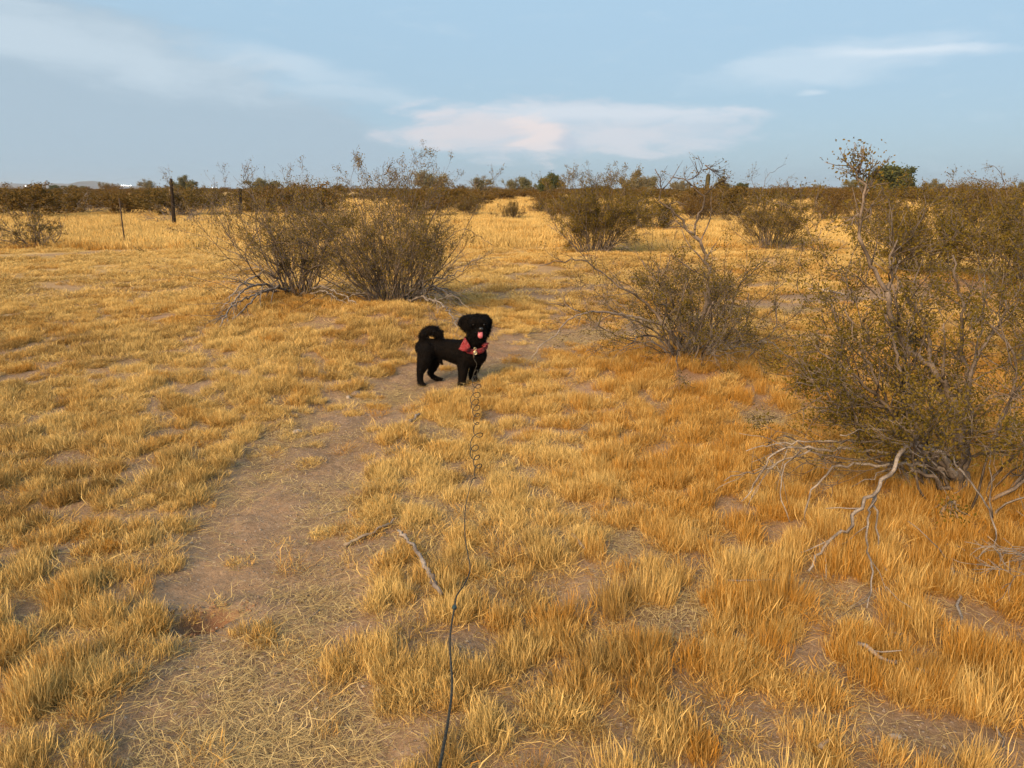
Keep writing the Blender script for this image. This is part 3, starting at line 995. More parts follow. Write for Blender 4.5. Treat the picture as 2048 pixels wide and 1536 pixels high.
PROTO = []
for i, a in enumerate([(101, 1.5, 40, (0.02, 0.9), 8, 0.05, 12), (102, 1.7, 46, (0.02, 0.75), 5, 0.05, 12), (103, 1.3, 36, (0.1, 1.05), 10, 0.05, 10)]):
    pb = proto(*a)
    rr = np.random.RandomState(i)
    meshes = [('branches', tube_mesh('mid_branches', pb.live), M_BARK), ('dead_branches', tube_mesh('mid_dead', pb.dead), M_DEAD)]
    q = np.concatenate(pb.lp)
    meshes.append(('leaves', leaf_mesh('mid_leaves', q, 0.05 * rr.uniform(0.7, 1.3, len(q)), rr), M_LEAF_FAR))
    for nm, mm, mt in meshes:
        mm.materials.append(mt)
    PROTO.append(meshes)
pb = Shrub(104, seg=0.14, wig=0.2, leaf=0.05, nleaf=0, kids=(4, 3, 2), shrink=0.5, rmin=0.005, levels=2)
pb.fountain(26, 1.1, (0.7, 1.45), (0.012, 0.022), 0.5, dead=True, lenj=(0.6, 1.2), up=0.01)
mm = tube_mesh('brush_branches', pb.dead)
mm.materials.append(M_DEAD)
BRUSH = [('branches', mm, M_DEAD)]


def place(meshes, name, px, py, scale, rz, label, cat='bush', group=None, sz=None):
    p = gpt(px, py)
    r_ = empty(name, p, rz)
    r_.scale = (scale, scale, sz or scale)
    tag(r_, label, cat, group)
    for nm, mm_, mt in meshes:
        o = bpy.data.objects.new(nm, mm_)
        COL.objects.link(o)
        o.parent = r_
    return r_


MID = [(1020, 441, 0, 0.75, 'small round creosote bush alone in the pale grass left of the middle bush'),
       (938, 433, 1, 0.95, 'creosote bush just right of and behind the big bush behind the dog'),
       (1085, 428, 2, 1.0, 'low brown bush behind the small round bush, left of the middle bush'),
       (1125, 440, 2, 0.9, 'greyish bush peeking out left of the dense middle bush'),
       (1395, 446, 1, 1.15, 'brown bush in pale grass between the middle bush and the bowl-shaped bush'),
       (1450, 436, 0, 1.25, 'wide brown bush left of the bowl-shaped bush, farther back'),
       (1655, 446, 1, 1.2, 'brown bush right of the bowl-shaped bush, farther back'),
       (1740, 455, 0, 1.25, 'brown bush behind the leafy tall twig of the large near bush'),
       (1950, 460, 1, 1.4, 'high brown bush beyond the hooked twig near the right edge'),
       (70, 424, 0, 1.15, 'dark bush at the foot of the far scrub, above the small lone bush'),
       (225, 420, 2, 1.25, 'dark bush at the foot of the far scrub, left of the thin metal stake'),
       (300, 418, 1, 1.2, 'brown bush standing left of the leaning wooden post'),
       (405, 424, 0, 1.3, 'brown bush standing right of the leaning wooden post'),
       (590, 431, 1, 1.15, 'brown bush seen above the left bush of the pair behind the dog'),
       (640, 430, 2, 1.2, 'brown bush seen between the tops of the pair behind the dog'),
       (15, 412, 1, 1.3, 'dark bush at the far left edge below the hills')]
rm = random.Random(5)
for px, py, k, s_, lab in MID:
    place(PROTO[k], 'creosote_bush', px, py, s_ * 0.64, rm.uniform(0, 6.28), lab, 'bush', 'bushes in the middle distance')
for px, py, s_, lab in [(140, 430, 1.25, 'grey dead brush pile in front of the far scrub above the small lone bush'),
                        (355, 448, 0.8, 'grey dead brush sprawling at the foot of the leaning wooden post'),
                        (405, 436, 1.0, 'grey dead brush lying right of the leaning wooden post'),
                        (190, 427, 0.9, 'small grey dead brush left of the thin metal stake')]:
    place(BRUSH, 'dead_brush', px, py, s_, rm.uniform(0, 6.28), lab, 'dead brush', 'dead brush by the far scrub', sz=s_ * 0.8)

# ------------------------------------------------------------------ far scrub: single-mesh bushes, shared data
def join_np(parts):
    V, Q, T, MI, base = [], [], [], [], 0
    for mi, (v, q, t) in enumerate(parts):
        V.append(v)
        q = np.zeros((0, 4), int) if q is None else q
        t = np.zeros((0, 3), int) if t is None else t
        Q.append((q + base, mi))
        T.append((t + base, mi))
        base += len(v)
    me_ = np_mesh('m', np.concatenate(V), np.concatenate([a for a, _ in Q]), np.concatenate([a for a, _ in T]))
    mi = np.concatenate([np.full(len(a), k) for a, k in Q] + [np.full(len(a), k) for a, k in T]).astype(np.int32)
    me_.polygons.foreach_set('material_index', mi)
    return me_


def leaf_arrays(pos, size, rs_):
    me_ = leaf_mesh('tmp', pos, size, rs_, 0.7)
    v = np.empty(len(me_.vertices) * 3, np.float32)
    me_.vertices.foreach_get('co', v)
    t = np.empty(len(me_.loops), np.int32)
    me_.loops.foreach_get('vertex_index', t)
    bpy.data.meshes.remove(me_)
    return v.reshape(-1, 3), t.reshape(-1, 3)


FARB = []
for i in range(5):
    pb = proto(200 + i, (1.5, 1.7, 1.4, 1.6, 1.8)[i], 34, (0.02, (0.9, 0.75, 1.05, 0.85, 0.7)[i]), 0, 0.09, 8)
    rr = np.random.RandomState(300 + i)
    thin = [p for k, p in enumerate(pb.live) if p[1][0] > 0.006]
    v, q, t = tubes(thin, lambda r: 3)
    lq = np.concatenate(pb.lp)
    lv, lt = leaf_arrays(lq, 0.085 * rr.uniform(0.7, 1.3, len(lq)), rr)
    me_ = join_np([(v, q, t), (lv, None, lt)])
    me_.name = 'far_bush'
    me_.materials.append(M_BARK_FAR)
    me_.materials.append(M_LEAF_FAR)
    FARB.append(me_)
rf = random.Random(77)
spots = []
tries = 0
while len(spots) < 290 and tries < 60000:
    tries += 1
    d = 37 + 158 * rf.random() ** 1.35
    a = rf.uniform(-0.78, 0.78)
    x_, y_ = d * math.tan(a), d
    if y_ < 75 and abs(a - azel(481, 428)[0]) < 0.018:
        continue
    if y_ < 60 and -0.30 < a < 0.62 and rf.random() < 0.85:
        continue
    if any((x_ - sx) ** 2 + (y_ - sy) ** 2 < 5.5 for sx, sy in spots):
        continue
    spots.append((x_, y_))
for x_, y_ in spots:
    o = bpy.data.objects.new('scrub_bush', FARB[rf.randrange(5)])
    COL.objects.link(o)
    s_ = rf.uniform(0.5, 0.92)
    o.location = (x_, y_, tz(x_, y_) - 0.03)
    o.scale = (s_ * 1.6, s_ * 1.6, s_ * rf.uniform(0.85, 1.05))
    o.rotation_euler = (0, 0, rf.uniform(0, 6.28))
    tag(o, 'rust-brown scrub bush in the far belt of scrub below the horizon', 'bush', 'bushes of the far scrub belt')


# ------------------------------------------------------------------ scatter by geometry nodes (grass, straw, gravel, far scrub mass)
def scatter(name, protos, P, rot, scl, idx, attrs, label, cat):
    colp = bpy.data.collections.new(name + '_kinds')
    for i, me_ in enumerate(protos):
        o = bpy.data.objects.new('%s_kind_%02d' % (name, i), me_)
        colp.objects.link(o)
    me_ = bpy.data.meshes.new(name)
    n = len(P)
    me_.vertices.add(n)
    me_.vertices.foreach_set('co', np.asarray(P, np.float32).ravel())
    vattr(me_, 'rot', np.asarray(rot, np.float32), typ='FLOAT_VECTOR')
    vattr(me_, 'scl', np.asarray(scl, np.float32), typ='FLOAT_VECTOR')
    vattr(me_, 'idx', np.asarray(idx, np.int32), typ='INT')
    for k, v_ in attrs.items():
        vattr(me_, k, np.asarray(v_, np.float32))
    o = bpy.data.objects.new(name, me_)
    COL.objects.link(o)
    ng = bpy.data.node_groups.new(name, 'GeometryNodeTree')
    ng.interface.new_socket('Geometry', in_out='INPUT', socket_type='NodeSocketGeometry')
    ng.interface.new_socket('Geometry', in_out='OUTPUT', socket_type='NodeSocketGeometry')
    N = ng.nodes
    gi, go = N.new('NodeGroupInput'), N.new('NodeGroupOutput')
    ci = N.new('GeometryNodeCollectionInfo')
    ci.inputs['Collection'].default_value = colp
    ci.inputs['Separate Children'].default_value = True
    ci.inputs['Reset Children'].default_value = True
    ip = N.new('GeometryNodeInstanceOnPoints')
    ip.inputs['Pick Instance'].default_value = True

    def na(nm, typ):
        q_ = N.new('GeometryNodeInputNamedAttribute')
        q_.data_type = typ
        q_.inputs['Name'].default_value = nm
        return q_.outputs['Attribute']
    L = ng.links
    L.new(gi.outputs[0], ip.inputs['Points'])
    L.new(ci.outputs[0], ip.inputs['Instance'])
    L.new(na('idx', 'INT'), ip.inputs['Instance Index'])
    # spin about z first, then lean
    sx = N.new('ShaderNodeSeparateXYZ')
    L.new(na('rot', 'FLOAT_VECTOR'), sx.inputs[0])
    c1, c2 = N.new('ShaderNodeCombineXYZ'), N.new('ShaderNodeCombineXYZ')
    L.new(sx.outputs[0], c1.inputs[0])
    L.new(sx.outputs[1], c1.inputs[1])
    L.new(sx.outputs[2], c2.inputs[2])
    e1, e2 = N.new('FunctionNodeEulerToRotation'), N.new('FunctionNodeEulerToRotation')
    L.new(c1.outputs[0], e1.inputs[0])
    L.new(c2.outputs[0], e2.inputs[0])
    rr2 = N.new('FunctionNodeRotateRotation')
    rr2.rotation_space = 'GLOBAL'
    L.new(e2.outputs[0], rr2.inputs[0])
    L.new(e1.outputs[0], rr2.inputs[1])
    L.new(rr2.outputs[0], ip.inputs['Rotation'])
    L.new(na('scl', 'FLOAT_VECTOR'), ip.inputs['Scale'])
    L.new(ip.outputs[0], go.inputs[0])
    md = o.modifiers.new('scatter', 'NODES')
    md.node_group = ng
    tag(o, label, cat, None, 'stuff')
    return o


def blades(n, radius, rs_, lean=(0.05, 0.4), hgt=(0.6, 1.0), w=(0.0022, 0.0034), segs=3, curve=0.25, heads=0.5, flat=False):
    """a tuft of n blades, unit height; attributes h (along the blade) and rnd"""
    a = rs_.uniform(0, 2 * math.pi, n)
    rad = radius * np.sqrt(rs_.random(n))
    base = np.stack([np.cos(a) * rad, np.sin(a) * rad, np.full(n, -0.06 if not flat else 0.0)], 1)
    az_ = a + rs_.normal(size=n) * 0.9
    le = rs_.uniform(*lean, n)
    hh = rs_.uniform(*hgt, n)
    cu = rs_.normal(size=n) * curve
    wv = rs_.uniform(*w, n)
    side = rs_.uniform(0, 2 * math.pi, n)
    sv = np.stack([np.cos(side), np.sin(side), np.zeros(n)], 1)
    pts = [base]
    for k in range(segs):
        t = le + cu * (k / segs) + rs_.normal(size=n) * 0.17
        az_ = az_ + rs_.normal(size=n) * 0.7
        d = np.stack([np.cos(az_) * np.sin(t), np.sin(az_) * np.sin(t), np.cos(t)], 1)
        if flat:
            d = np.stack([np.cos(az_ + cu * k), np.sin(az_ + cu * k), rs_.normal(size=n) * 0.10 + (0.06 if k == 0 else -0.03)], 1)
        pts.append(pts[-1] + d * (hh / segs)[:, None])
    V, hat = [], []
    prof = [1.0, 0.95, 0.8, 0.35, 0.3][:segs + 1]
    prof[-1] = 0.25
    hd = rs_.random(n) < heads
    for k, p in enumerate(pts):
        ww = wv * prof[k]
        if k == segs - 1:
            ww = np.where(hd, wv * 2.3, ww)
        V.append(p - sv * ww[:, None] * 0.5)
        V.append(p + sv * ww[:, None] * 0.5)
        hat += [np.full(n, k / segs)] * 2
    V = np.stack(V, 1)
    hat = np.stack(hat, 1)
    m_ = 2 * (segs + 1)
    i = np.arange(n)[:, None] * m_
    Q = np.concatenate([i + np.array([[2 * k, 2 * k + 1, 2 * k + 3, 2 * k + 2]]) for k in range(segs)])
    me_ = np_mesh('tuft', V.reshape(-1, 3), Q)
    vattr(me_, 'h', hat.ravel())
    vattr(me_, 'rnd', np.repeat(rs_.random(n), m_))
    return me_


rs = np.random.RandomState(4)
# near tufts are built at real size for blade width, unit height 1 m scaled down: width is set for scale ~0.2
TUFT = []
for i in range(8):
    t_ = blades(150, 0.30 + 0.05 * (i % 3), rs, (0.02, 0.26 + 0.06 * (i % 4)), (0.3, 1.05), (0.005, 0.0105), 3, 0.34 + 0.12 * (i % 3), 0.7)
    TUFT.append(t_)
for i in range(3):      # loose, leaning tufts
    TUFT.append(blades(90, 0.28, rs, (0.1, 1.1), (0.4, 1.1), (0.005, 0.010), 3, 0.7, 0.5))
for i in range(4):      # broad patches for the distance
    TUFT.append(blades(230, 1.5, rs, (0.02, 0.45), (0.4, 1.05), (0.022, 0.036), 2, 0.3, 0.0))
for t_ in TUFT:
    t_.materials.append(M_GRASS)


def wedge(n, d0, d1, margin, rs_):
    d = np.sqrt(rs_.uniform(d0 * d0, d1 * d1, n))
    half = 0.70 * d + margin
    x = rs_.uniform(-1, 1, n) * half
    return x, d


def area(d0, d1, margin):
    return 0.70 * (d1 * d1 - d0 * d0) + 2 * margin * (d1 - d0)


GP, GR, GS, GI, GT, GD = [], [], [], [], [], []


def add_grass(d0, d1, dens, margin, kinds, hfun, wfun, clump=0, sigma=0.0):
    """scatter tufts; with clump > 0 they stand in tussocks of about that many"""
    n = int(area(d0, d1, margin) * dens / max(1, clump))
    x, y = wedge(n, d0, d1, margin, rs)
    cvv = cover(x, y)
    keep = rs.random(n) < cvv
    x, y, cvv = x[keep], y[keep], cvv[keep]
    n = len(x)
    h = hfun(x, y, cvv)
    jt, jd = rs.normal(size=n) * 0.22, rs.normal(size=n) * 0.22
    rx, ry = rs.normal(size=n) * 0.10, rs.normal(size=n) * 0.10
    if clump:
        k = np.maximum(1, rs.poisson(clump * rs.uniform(0.4, 1.6, n)))
        rep_ = np.repeat(np.arange(n), k)
        sg = sigma * np.sqrt(k / clump)[rep_]
        ox, oy = rs.normal(size=len(rep_)) * sg, rs.normal(size=len(rep_)) * sg
        x, y, cvv, jt, jd = x[rep_] + ox, y[rep_] + oy, cvv[rep_], jt[rep_], jd[rep_]
        # outer tufts are shorter and lean outwards
        q_ = np.hypot(ox, oy) / np.maximum(sg, 1e-6)
        h = h[rep_] * rs.uniform(0.7, 1.15, len(rep_)) * (1.05 - 0.10 * q_)
        h = np.maximum(h, 0.03)
        n = len(x)
        rx = -oy / np.maximum(sg, 1e-6) * 0.09 + rs.normal(size=n) * 0.07
        ry = ox / np.maximum(sg, 1e-6) * 0.09 + rs.normal(size=n) * 0.07
    w_ = wfun(x, y, h)
    GP.append(np.stack([x, y, terrain(x, y)], 1))
    # lean is applied after the spin about the vertical axis
    spin = rs.uniform(0, 6.28, n)
    GR.append(np.stack([rx, ry, spin], 1))
    GS.append(np.stack([w_, w_, h], 1))
    GI.append(rs.choice(kinds, n))
    bush = np.zeros(n)
    for bx, by in BUSH_SPOTS:
        bush = np.maximum(bush, np.exp(-((x - bx) ** 2 + (y - by) ** 2) / 1.6))
    right = sstep(x - 0.05 * y, -0.6, 0.9) * (1 - sstep(y, 7, 12))
    tint = 0.33 + 0.22 * right + 0.55 * bush + (fbm(x * 1.4, y * 1.4, 61, 3) - 0.5) * 0.9 + jt
    tint -= 0.20 * sstep(y, 9, 18)
    GT.append(np.clip(tint, 0, 1))
    dl = 0.12 + (fbm(x * 0.9, y * 0.9, 71, 3) - 0.45) * 1.3 + jd - 0.22 * right - 0.25 * bush
    dl -= 0.2 * sstep(y, 9, 18)
    GD.append(np.clip(dl, 0, 0.85))


def h_near(x, y, cvv):
    n = len(x)
    right = sstep(x, -0.3, 0.8)
    base = 0.092 + 0.025 * right * (1 - sstep(y, 3, 6)) + 0.08 * (fbm(x * 1.7, y * 1.7, 81, 3) - 0.5)
    base = base + 0.045 * (1 - sstep(y, 1.5, 3.0))
    for bx, by in BUSH_SPOTS:
        base = base + 0.02 * np.exp(-((x - bx) ** 2 + (y - by) ** 2) / 1.0)
    return 0.80 * base * rs.uniform(0.6, 1.3, n) * (0.55 + 0.45 * sstep(cvv, 0.1, 0.6))


add_grass(1.0, 3.6, 420, 0.5, np.arange(0, 11), h_near, lambda x, y, h: 0.080 + 0.05 * rs.random(len(x)), 5.0, 0.024)
add_grass(1.0, 3.6, 85, 0.5, np.arange(8, 11), lambda x, y, c_: rs.uniform(0.03, 0.09, len(x)), lambda x, y, h: 0.12 + 0.06 * rs.random(len(x)))
add_grass(3.6, 6.0, 340, 0.6, np.arange(0, 11), h_near, lambda x, y, h: 0.095 + 0.05 * rs.random(len(x)), 5.0, 0.030)
add_grass(3.6, 6.0, 50, 0.6, np.arange(8, 11), lambda x, y, c_: rs.uniform(0.03, 0.08, len(x)), lambda x, y, h: 0.14 + 0.07 * rs.random(len(x)))
add_grass(6.0, 9.5, 220, 0.8, np.arange(0, 11), h_near, lambda x, y, h: 0.13 + 0.06 * rs.random(len(x)), 4.5, 0.042)
add_grass(6.0, 9.5, 18, 0.8, np.arange(8, 11), lambda x, y, c_: rs.uniform(0.04, 0.09, len(x)), lambda x, y, h: 0.2 + 0.07 * rs.random(len(x)))
add_grass(9.5, 18, 44, 1.0, np.arange(0, 11), h_near, lambda x, y, h: 0.30 + 0.14 * rs.random(len(x)), 3.0, 0.10)
add_grass(18, 45, 5.0, 2, np.arange(11, 15), lambda x, y, c_: rs.uniform(0.12, 0.22, len(x)), lambda x, y, h: 0.28 + 0.12 * rs.random(len(x)))
add_grass(45, 110, 0.8, 3, np.arange(11, 15), lambda x, y, c_: rs.uniform(0.18, 0.30, len(x)), lambda x, y, h: 0.7 + 0.3 * rs.random(len(x)))
scatter('dry_grass', TUFT, np.concatenate(GP), np.concatenate(GR), np.concatenate(GS), np.concatenate(GI),
        {'tint': np.concatenate(GT), 'dull': np.concatenate(GD)}, 'golden dry grass in tufts covering the desert ground on both sides of the path', 'grass')
print('grass tufts', sum(len(a) for a in GP))

# flattened straw on the path and between tufts
LIT = []
for i in range(6):
    t_ = blades(80, 0.15, rs, (0, 0), (0.02, 0.085), (0.0011, 0.0020), 2, 0.25, 0.0, flat=True)
    t_.materials.append(M_LITTER)
    LIT.append(t_)
n = int(area(1.0, 9, 0.6) * 430)
x, y = wedge(n, 1.0, 9, 0.6, rs)
cvv = cover(x, y)
den = sstep(fbm(x * 3.6, y * 3.6, 91, 4, 0.6), 0.38, 0.60) * 0.95 + 0.05
den *= 0.35 + 0.65 * sstep(x + 0.32 * (4 - y), -1.2, 0.3)
den = np.where(np.hypot(x - SCRAPE.x, y - SCRAPE.y) < 0.2, den * 0.15, den)
keep = rs.random(n) < den * np.clip(1.0 - 0.9 * cvv, 0, 1)
x, y = x[keep], y[keep]
n = len(x)
scatter('straw_litter', LIT, np.stack([x, y, terrain(x, y) + 0.008], 1),
        np.stack([rs.normal(size=n) * 0.06, rs.normal(size=n) * 0.06, rs.uniform(0, 6.28, n)], 1),
        np.repeat(rs.uniform(0.7, 1.25, n)[:, None], 3, 1), rs.randint(0, 6, n),
        {'tint': np.clip(rs.normal(size=n) * 0.2 + 0.25, 0, 1), 'dull': np.clip(rs.normal(size=n) * 0.2 + 0.35, 0, 0.9)},
        'trampled pale straw strewn over the dirt path', 'straw')


# gravel
def rock(seed, sub=1, rough=0.35):
    import bmesh
    bm = bmesh.new()
    bmesh.ops.create_icosphere(bm, subdivisions=sub, radius=1.0)
    rr_ = random.Random(seed)
    sx, sy, sz_ = rr_.uniform(0.8, 1.3), rr_.uniform(0.6, 0.9), rr_.uniform(0.4, 0.7)
    for v_ in bm.verts:
        k = 1 + rr_.uniform(-rough, rough) * 0.6
        v_.co = Vector((v_.co.x * sx * k, v_.co.y * sy * k, v_.co.z * sz_ * k))
    me_ = bpy.data.meshes.new('rock')
    bm.to_mesh(me_)
    bm.free()
    return me_


PEB = []
for i in range(6):
    m_ = rock(i, 1)
    m_.materials.append(M_STONE if i % 3 else M_STONE_PALE)
    PEB.append(m_)
n = int(area(1.0, 8, 0.5) * 1300)
x, y = wedge(n, 1.0, 8, 0.5, rs)
cvv = cover(x, y)
keep = rs.random(n) < np.clip(0.75 - cvv, 0.03, 1) * sstep(fbm(x * 1.6, y * 1.6, 95, 3), 0.38, 0.62)
x, y = x[keep], y[keep]
n = len(x)
sz_ = 0.0014 + 0.0065 * rs.random(n) ** 3.5
scatter('gravel', PEB, np.stack([x, y, terrain(x, y) + 0.004], 1), np.stack([rs.normal(size=n) * 0.2, rs.normal(size=n) * 0.2, rs.uniform(0, 6.28, n)], 1),
        np.repeat(sz_[:, None], 3, 1), rs.randint(0, 6, n), {'tint': rs.random(n)}, 'fine gravel scattered over the bare dirt of the path', 'gravel')

# loose red soil round the scrape
M_CLOD = mat_simple('red_soil_clod', (0.36, 0.19, 0.10), 0.95, (0.27, 0.14, 0.075), 40, 0.1, bump=0.5, bscale=150)
CLOD = []
for i in range(4):
    m_ = rock(80 + i, 2, 0.4)
    m_.materials.append(M_CLOD)
    CLOD.append(m_)
n = 90
ca, cr_ = rs.uniform(0, 6.28, n), rs.normal(size=n) * 0.25 + 1.05
cu, cvx = np.cos(ca) * cr_ * 0.13, np.sin(ca) * cr_ * 0.07 + 0.015
x = SCRAPE.x + cu * math.cos(0.5) - cvx * math.sin(0.5)
y = SCRAPE.y + cu * math.sin(0.5) + cvx * math.cos(0.5)
sz_ = 0.002 + 0.006 * rs.random(n) ** 2.5
scatter('loose_soil', CLOD, np.stack([x, y, terrain(x, y) + 0.006], 1), rs.uniform(-0.6, 0.6, (n, 3)) + np.array([0, 0, 1.0]) * rs.uniform(0, 6, n)[:, None],
        np.repeat(sz_[:, None], 3, 1), rs.randint(0, 4, n), {'tint': rs.random(n)}, 'loose reddish soil crumbs around the dug scrape at the lower left', 'soil')

# far scrub that reads as one mass
n = 2600
d = np.sqrt(rs.uniform(190 ** 2, 900 ** 2, n))
x = rs.uniform(-0.8, 0.8, n) * d
s_ = 0.55 + 0.45 * rs.random(n) ** 2 + np.where(rs.random(n) < 0.07, 0.55, 0)
scatter('far_scrub', FARB, np.stack([x, d, np.full(n, -0.05)], 1), np.stack([np.zeros(n), np.zeros(n), rs.uniform(0, 6.28, n)], 1),
        np.stack([s_ * 1.8, s_ * 1.8, s_], 1), rs.randint(0, 5, n), {'tint': rs.random(n)}, 'far brown scrub merging into one band along the horizon', 'scrub')

# ------------------------------------------------------------------ trees on the horizon
def tree_mesh(seed, h, spread, kind):
    b_ = Shrub(seed, seg=0.35, wig=0.2, leaf=0.2, nleaf=0, kids=(5, 4, 3), shrink=0.5, rmin=0.032, levels=3 if kind != 'bare' else 3, up=0.06,
               leafspread=0.22)
    b_.nleaf = {'bare': 4.0, 'pale': 12.0, 'green': 15.0}[kind]
    if kind == 'green':
        b_.leafspread = 0.3
    b_.fountain(9, h * 0.75, (0.1, spread), (0.07, 0.12), 0.15, lenj=(0.7, 1.0))
    tr = tube_mesh('trunk', b_.live, lambda r: 4 if r > 0.04 else 3)
    q = np.concatenate(b_.lp)
    zmax = q[:, 2].max()
    cr = leaf_mesh('crown', q, {'bare': 0.16, 'pale': 0.20, 'green': 0.26}[kind] * b_.r.uniform(0.6, 1.3, len(q)), b_.r, 0.75)
    tr.materials.append(M_BARK_FAR)
    cr.materials.append(M_LEAF_GREEN if kind == 'green' else M_LEAF_TREE)
    return tr, cr, zmax


TREES = {('bare', 0): tree_mesh(401, 4.0, 0.9, 'bare'), ('bare', 1): tree_mesh(402, 4.0, 0.8, 'bare'),
         ('pale', 0): tree_mesh(403, 4.0, 0.8, 'pale'), ('pale', 1): tree_mesh(404, 4.0, 0.65, 'pale'), ('pale', 2): tree_mesh(405, 4.0, 0.95, 'pale'),
         ('green', 0): tree_mesh(406, 4.0, 0.7, 'green'), ('green', 1): tree_mesh(407, 4.0, 0.9, 'green')}
TL = [(300, 360, 4.2, 'bare', 0, 1.2, 'bare twiggy grey tree on the horizon left of the leaning wooden post'),
      (371, 356, 4.4, 'pale', 0, 1.0, 'pale rounded tree on the horizon just right of the leaning wooden post'),
      (215, 367, 3.6, 'bare', 1, 0.8, 'small bare tree on the horizon above the thin metal stake'),
      (150, 371, 3.4, 'pale', 2, 1.6, 'low spreading tree on the horizon left of the thin metal stake'),
      (110, 374, 3.2, 'green', 1, 1.3, 'low green tree on the horizon near the left edge'),
      (527, 360, 4.4, 'pale', 2, 1.1, 'pale tree on the horizon right of the tall twig of the left bush'),
      (588, 370, 3.8, 'pale', 0, 1.3, 'low pale tree on the horizon above the pair of bushes'),
      (868, 348, 5.0, 'bare', 1, 1.2, 'thin pale tree behind the top right twigs of the bush behind the dog'),
      (955, 354, 4.6, 'bare', 0, 1.3, 'bare spreading tree on the horizon right of the bush behind the dog'),
      (1022, 360, 4.0, 'bare', 1, 0.9, 'thin bare tree left of the pair of leafy trees on the horizon'),
      (1053, 357, 4.4, 'pale', 1, 0.9, 'pale leafy tree left of the dark green tree on the horizon'),
      (1098, 351, 5.0, 'green', 0, 0.85, 'dark green upright tree in the centre of the horizon'),
      (1119, 363, 4.2, 'pale', 1, 0.8, 'smaller olive tree against the right side of the dark green tree'),
      (1270, 348, 5.0, 'pale', 0, 0.9, 'tall pale tree behind the right side of the middle bush'),
      (1300, 356, 4.6, 'pale', 1, 0.8, 'pale tree between the middle bush and the bare looping branch'),
      (1360, 364, 4.2, 'pale', 2, 0.9, 'pale low tree behind the bare looping branch'),
      (1445, 360, 4.4, 'pale', 0, 0.9, 'pale tree just right of the columnar cactus'),
      (1484, 368, 4.0, 'green', 1, 1.2, 'green rounded tree left of the bowl-shaped bush'),
      (1640, 374, 3.6, 'bare', 1, 1.0, 'small bare tree on the horizon right of the bowl-shaped bush'),
      (1778, 340, 5.2, 'green', 1, 1.2, 'large bright green tree behind the tall leafy twig at the right'),
      (1712, 362, 4.2, 'pale', 2, 1.2, 'olive tree left of the large bright green tree'),
      (1872, 362, 4.2, 'pale', 0, 1.2, 'pale tree right of the large bright green tree'),
      (1925, 366, 4.0, 'bare', 0, 1.0, 'bare tree on the horizon left of the hooked twig'),
      (2042, 364, 4.2, 'bare', 1, 1.0, 'bare tree on the horizon at the right edge')]
for px, ytop, h, kind, k, wide, lab in TL:
    tr, cr, zm = TREES[(kind, k)]
    Yd = (h - H_CAM) * F_PX / max(3.0, (378 - ytop))
    Yd = min(Yd, 420)
    p = pt(px, 378, Yd)
    r_ = empty('desert_tree', (p.x, p.y, -0.05), rm.uniform(0, 6.28))
    s_ = h / zm
    r_.scale = (s_ * wide * 1.3, s_ * wide * 1.3, s_ * 1.18)
    tag(r_, lab, 'tree', 'trees along the horizon')
    for nm, mm_ in (('trunk', tr), ('crown', cr)):
        o = bpy.data.objects.new(nm, mm_)
        COL.objects.link(o)
        o.parent = r_

# columnar cactus
def cactus():
    Yd = 94.0
    p = pt(1413, 378, Yd)
    n, rings = 24, 12
    V = []
    for i in range(rings + 1):
        t = i / rings
        z = t * 3.3
        r_ = 0.26 * (0.85 + 0.2 * math.sin(t * 2.8)) * (math.sqrt(max(0.0, 1 - ((t - 0.93) / 0.07) ** 2)) if t > 0.93 else 1)
        for j in range(n):
            rr_ = r_ * (1.0 if j % 2 else 0.84)
            a = j * 2 * math.pi / n
            V.append((rr_ * math.cos(a) + 0.12 * t, rr_ * math.sin(a), z - 0.05))
    Q = [(i * n + j, i * n + (j + 1) % n, (i + 1) * n + (j + 1) % n, (i + 1) * n + j) for i in range(rings) for j in range(n)]
    o = obj('saguaro_cactus', np_mesh('saguaro_cactus', V, Q), mat_simple('cactus_skin', (0.05, 0.044, 0.017), 0.7, (0.075, 0.06, 0.026), 3))
    o.location = (p.x, p.y, tz(p.x, p.y))
    tag(o, 'armless columnar cactus standing above the scrub behind the bare looping branch', 'cactus')


cactus()

# ------------------------------------------------------------------ posts
def post(name, base_px, top_px, r0, r1, sides, mat, label, cat, jit=0.0, cap=True):
    p = gpt(*base_px)
    t_ = pt(top_px[0], top_px[1], p.y)
    v_ = np.array(t_ - p)
    rr_ = np.random.RandomState(int(base_px[0]))
    n = 9
    V, Q, T = [], [], []
    for i in range(n):
        f = i / (n - 1)
        c_ = v_ * f
        c_[2] = c_[2] - (0.15 if i == 0 else 0)
        r_ = r0 + (r1 - r0) * f
        for j in range(sides):
            a = j * 2 * math.pi / sides + 0.3
            k = 1 + rr_.uniform(-jit, jit)
            V.append((c_[0] + math.cos(a) * r_ * k, c_[1] + math.sin(a) * r_ * k, c_[2] + (rr_.uniform(-jit, jit) * 0.05 if i == n - 1 else 0)))
    for i in range(n - 1):
        for j in range(sides):
            Q.append((i * sides + j, i * sides + (j + 1) % sides, (i + 1) * sides + (j + 1) % sides, (i + 1) * sides + j))
    for k in range(1, sides - 1):
        T.append(((n - 1) * sides, (n - 1) * sides + k, (n - 1) * sides + k + 1))
    o = obj(name, np_mesh(name, V, Q, T), mat)
    o.location = p
    tag(o, label, cat)
    return o, p, t_


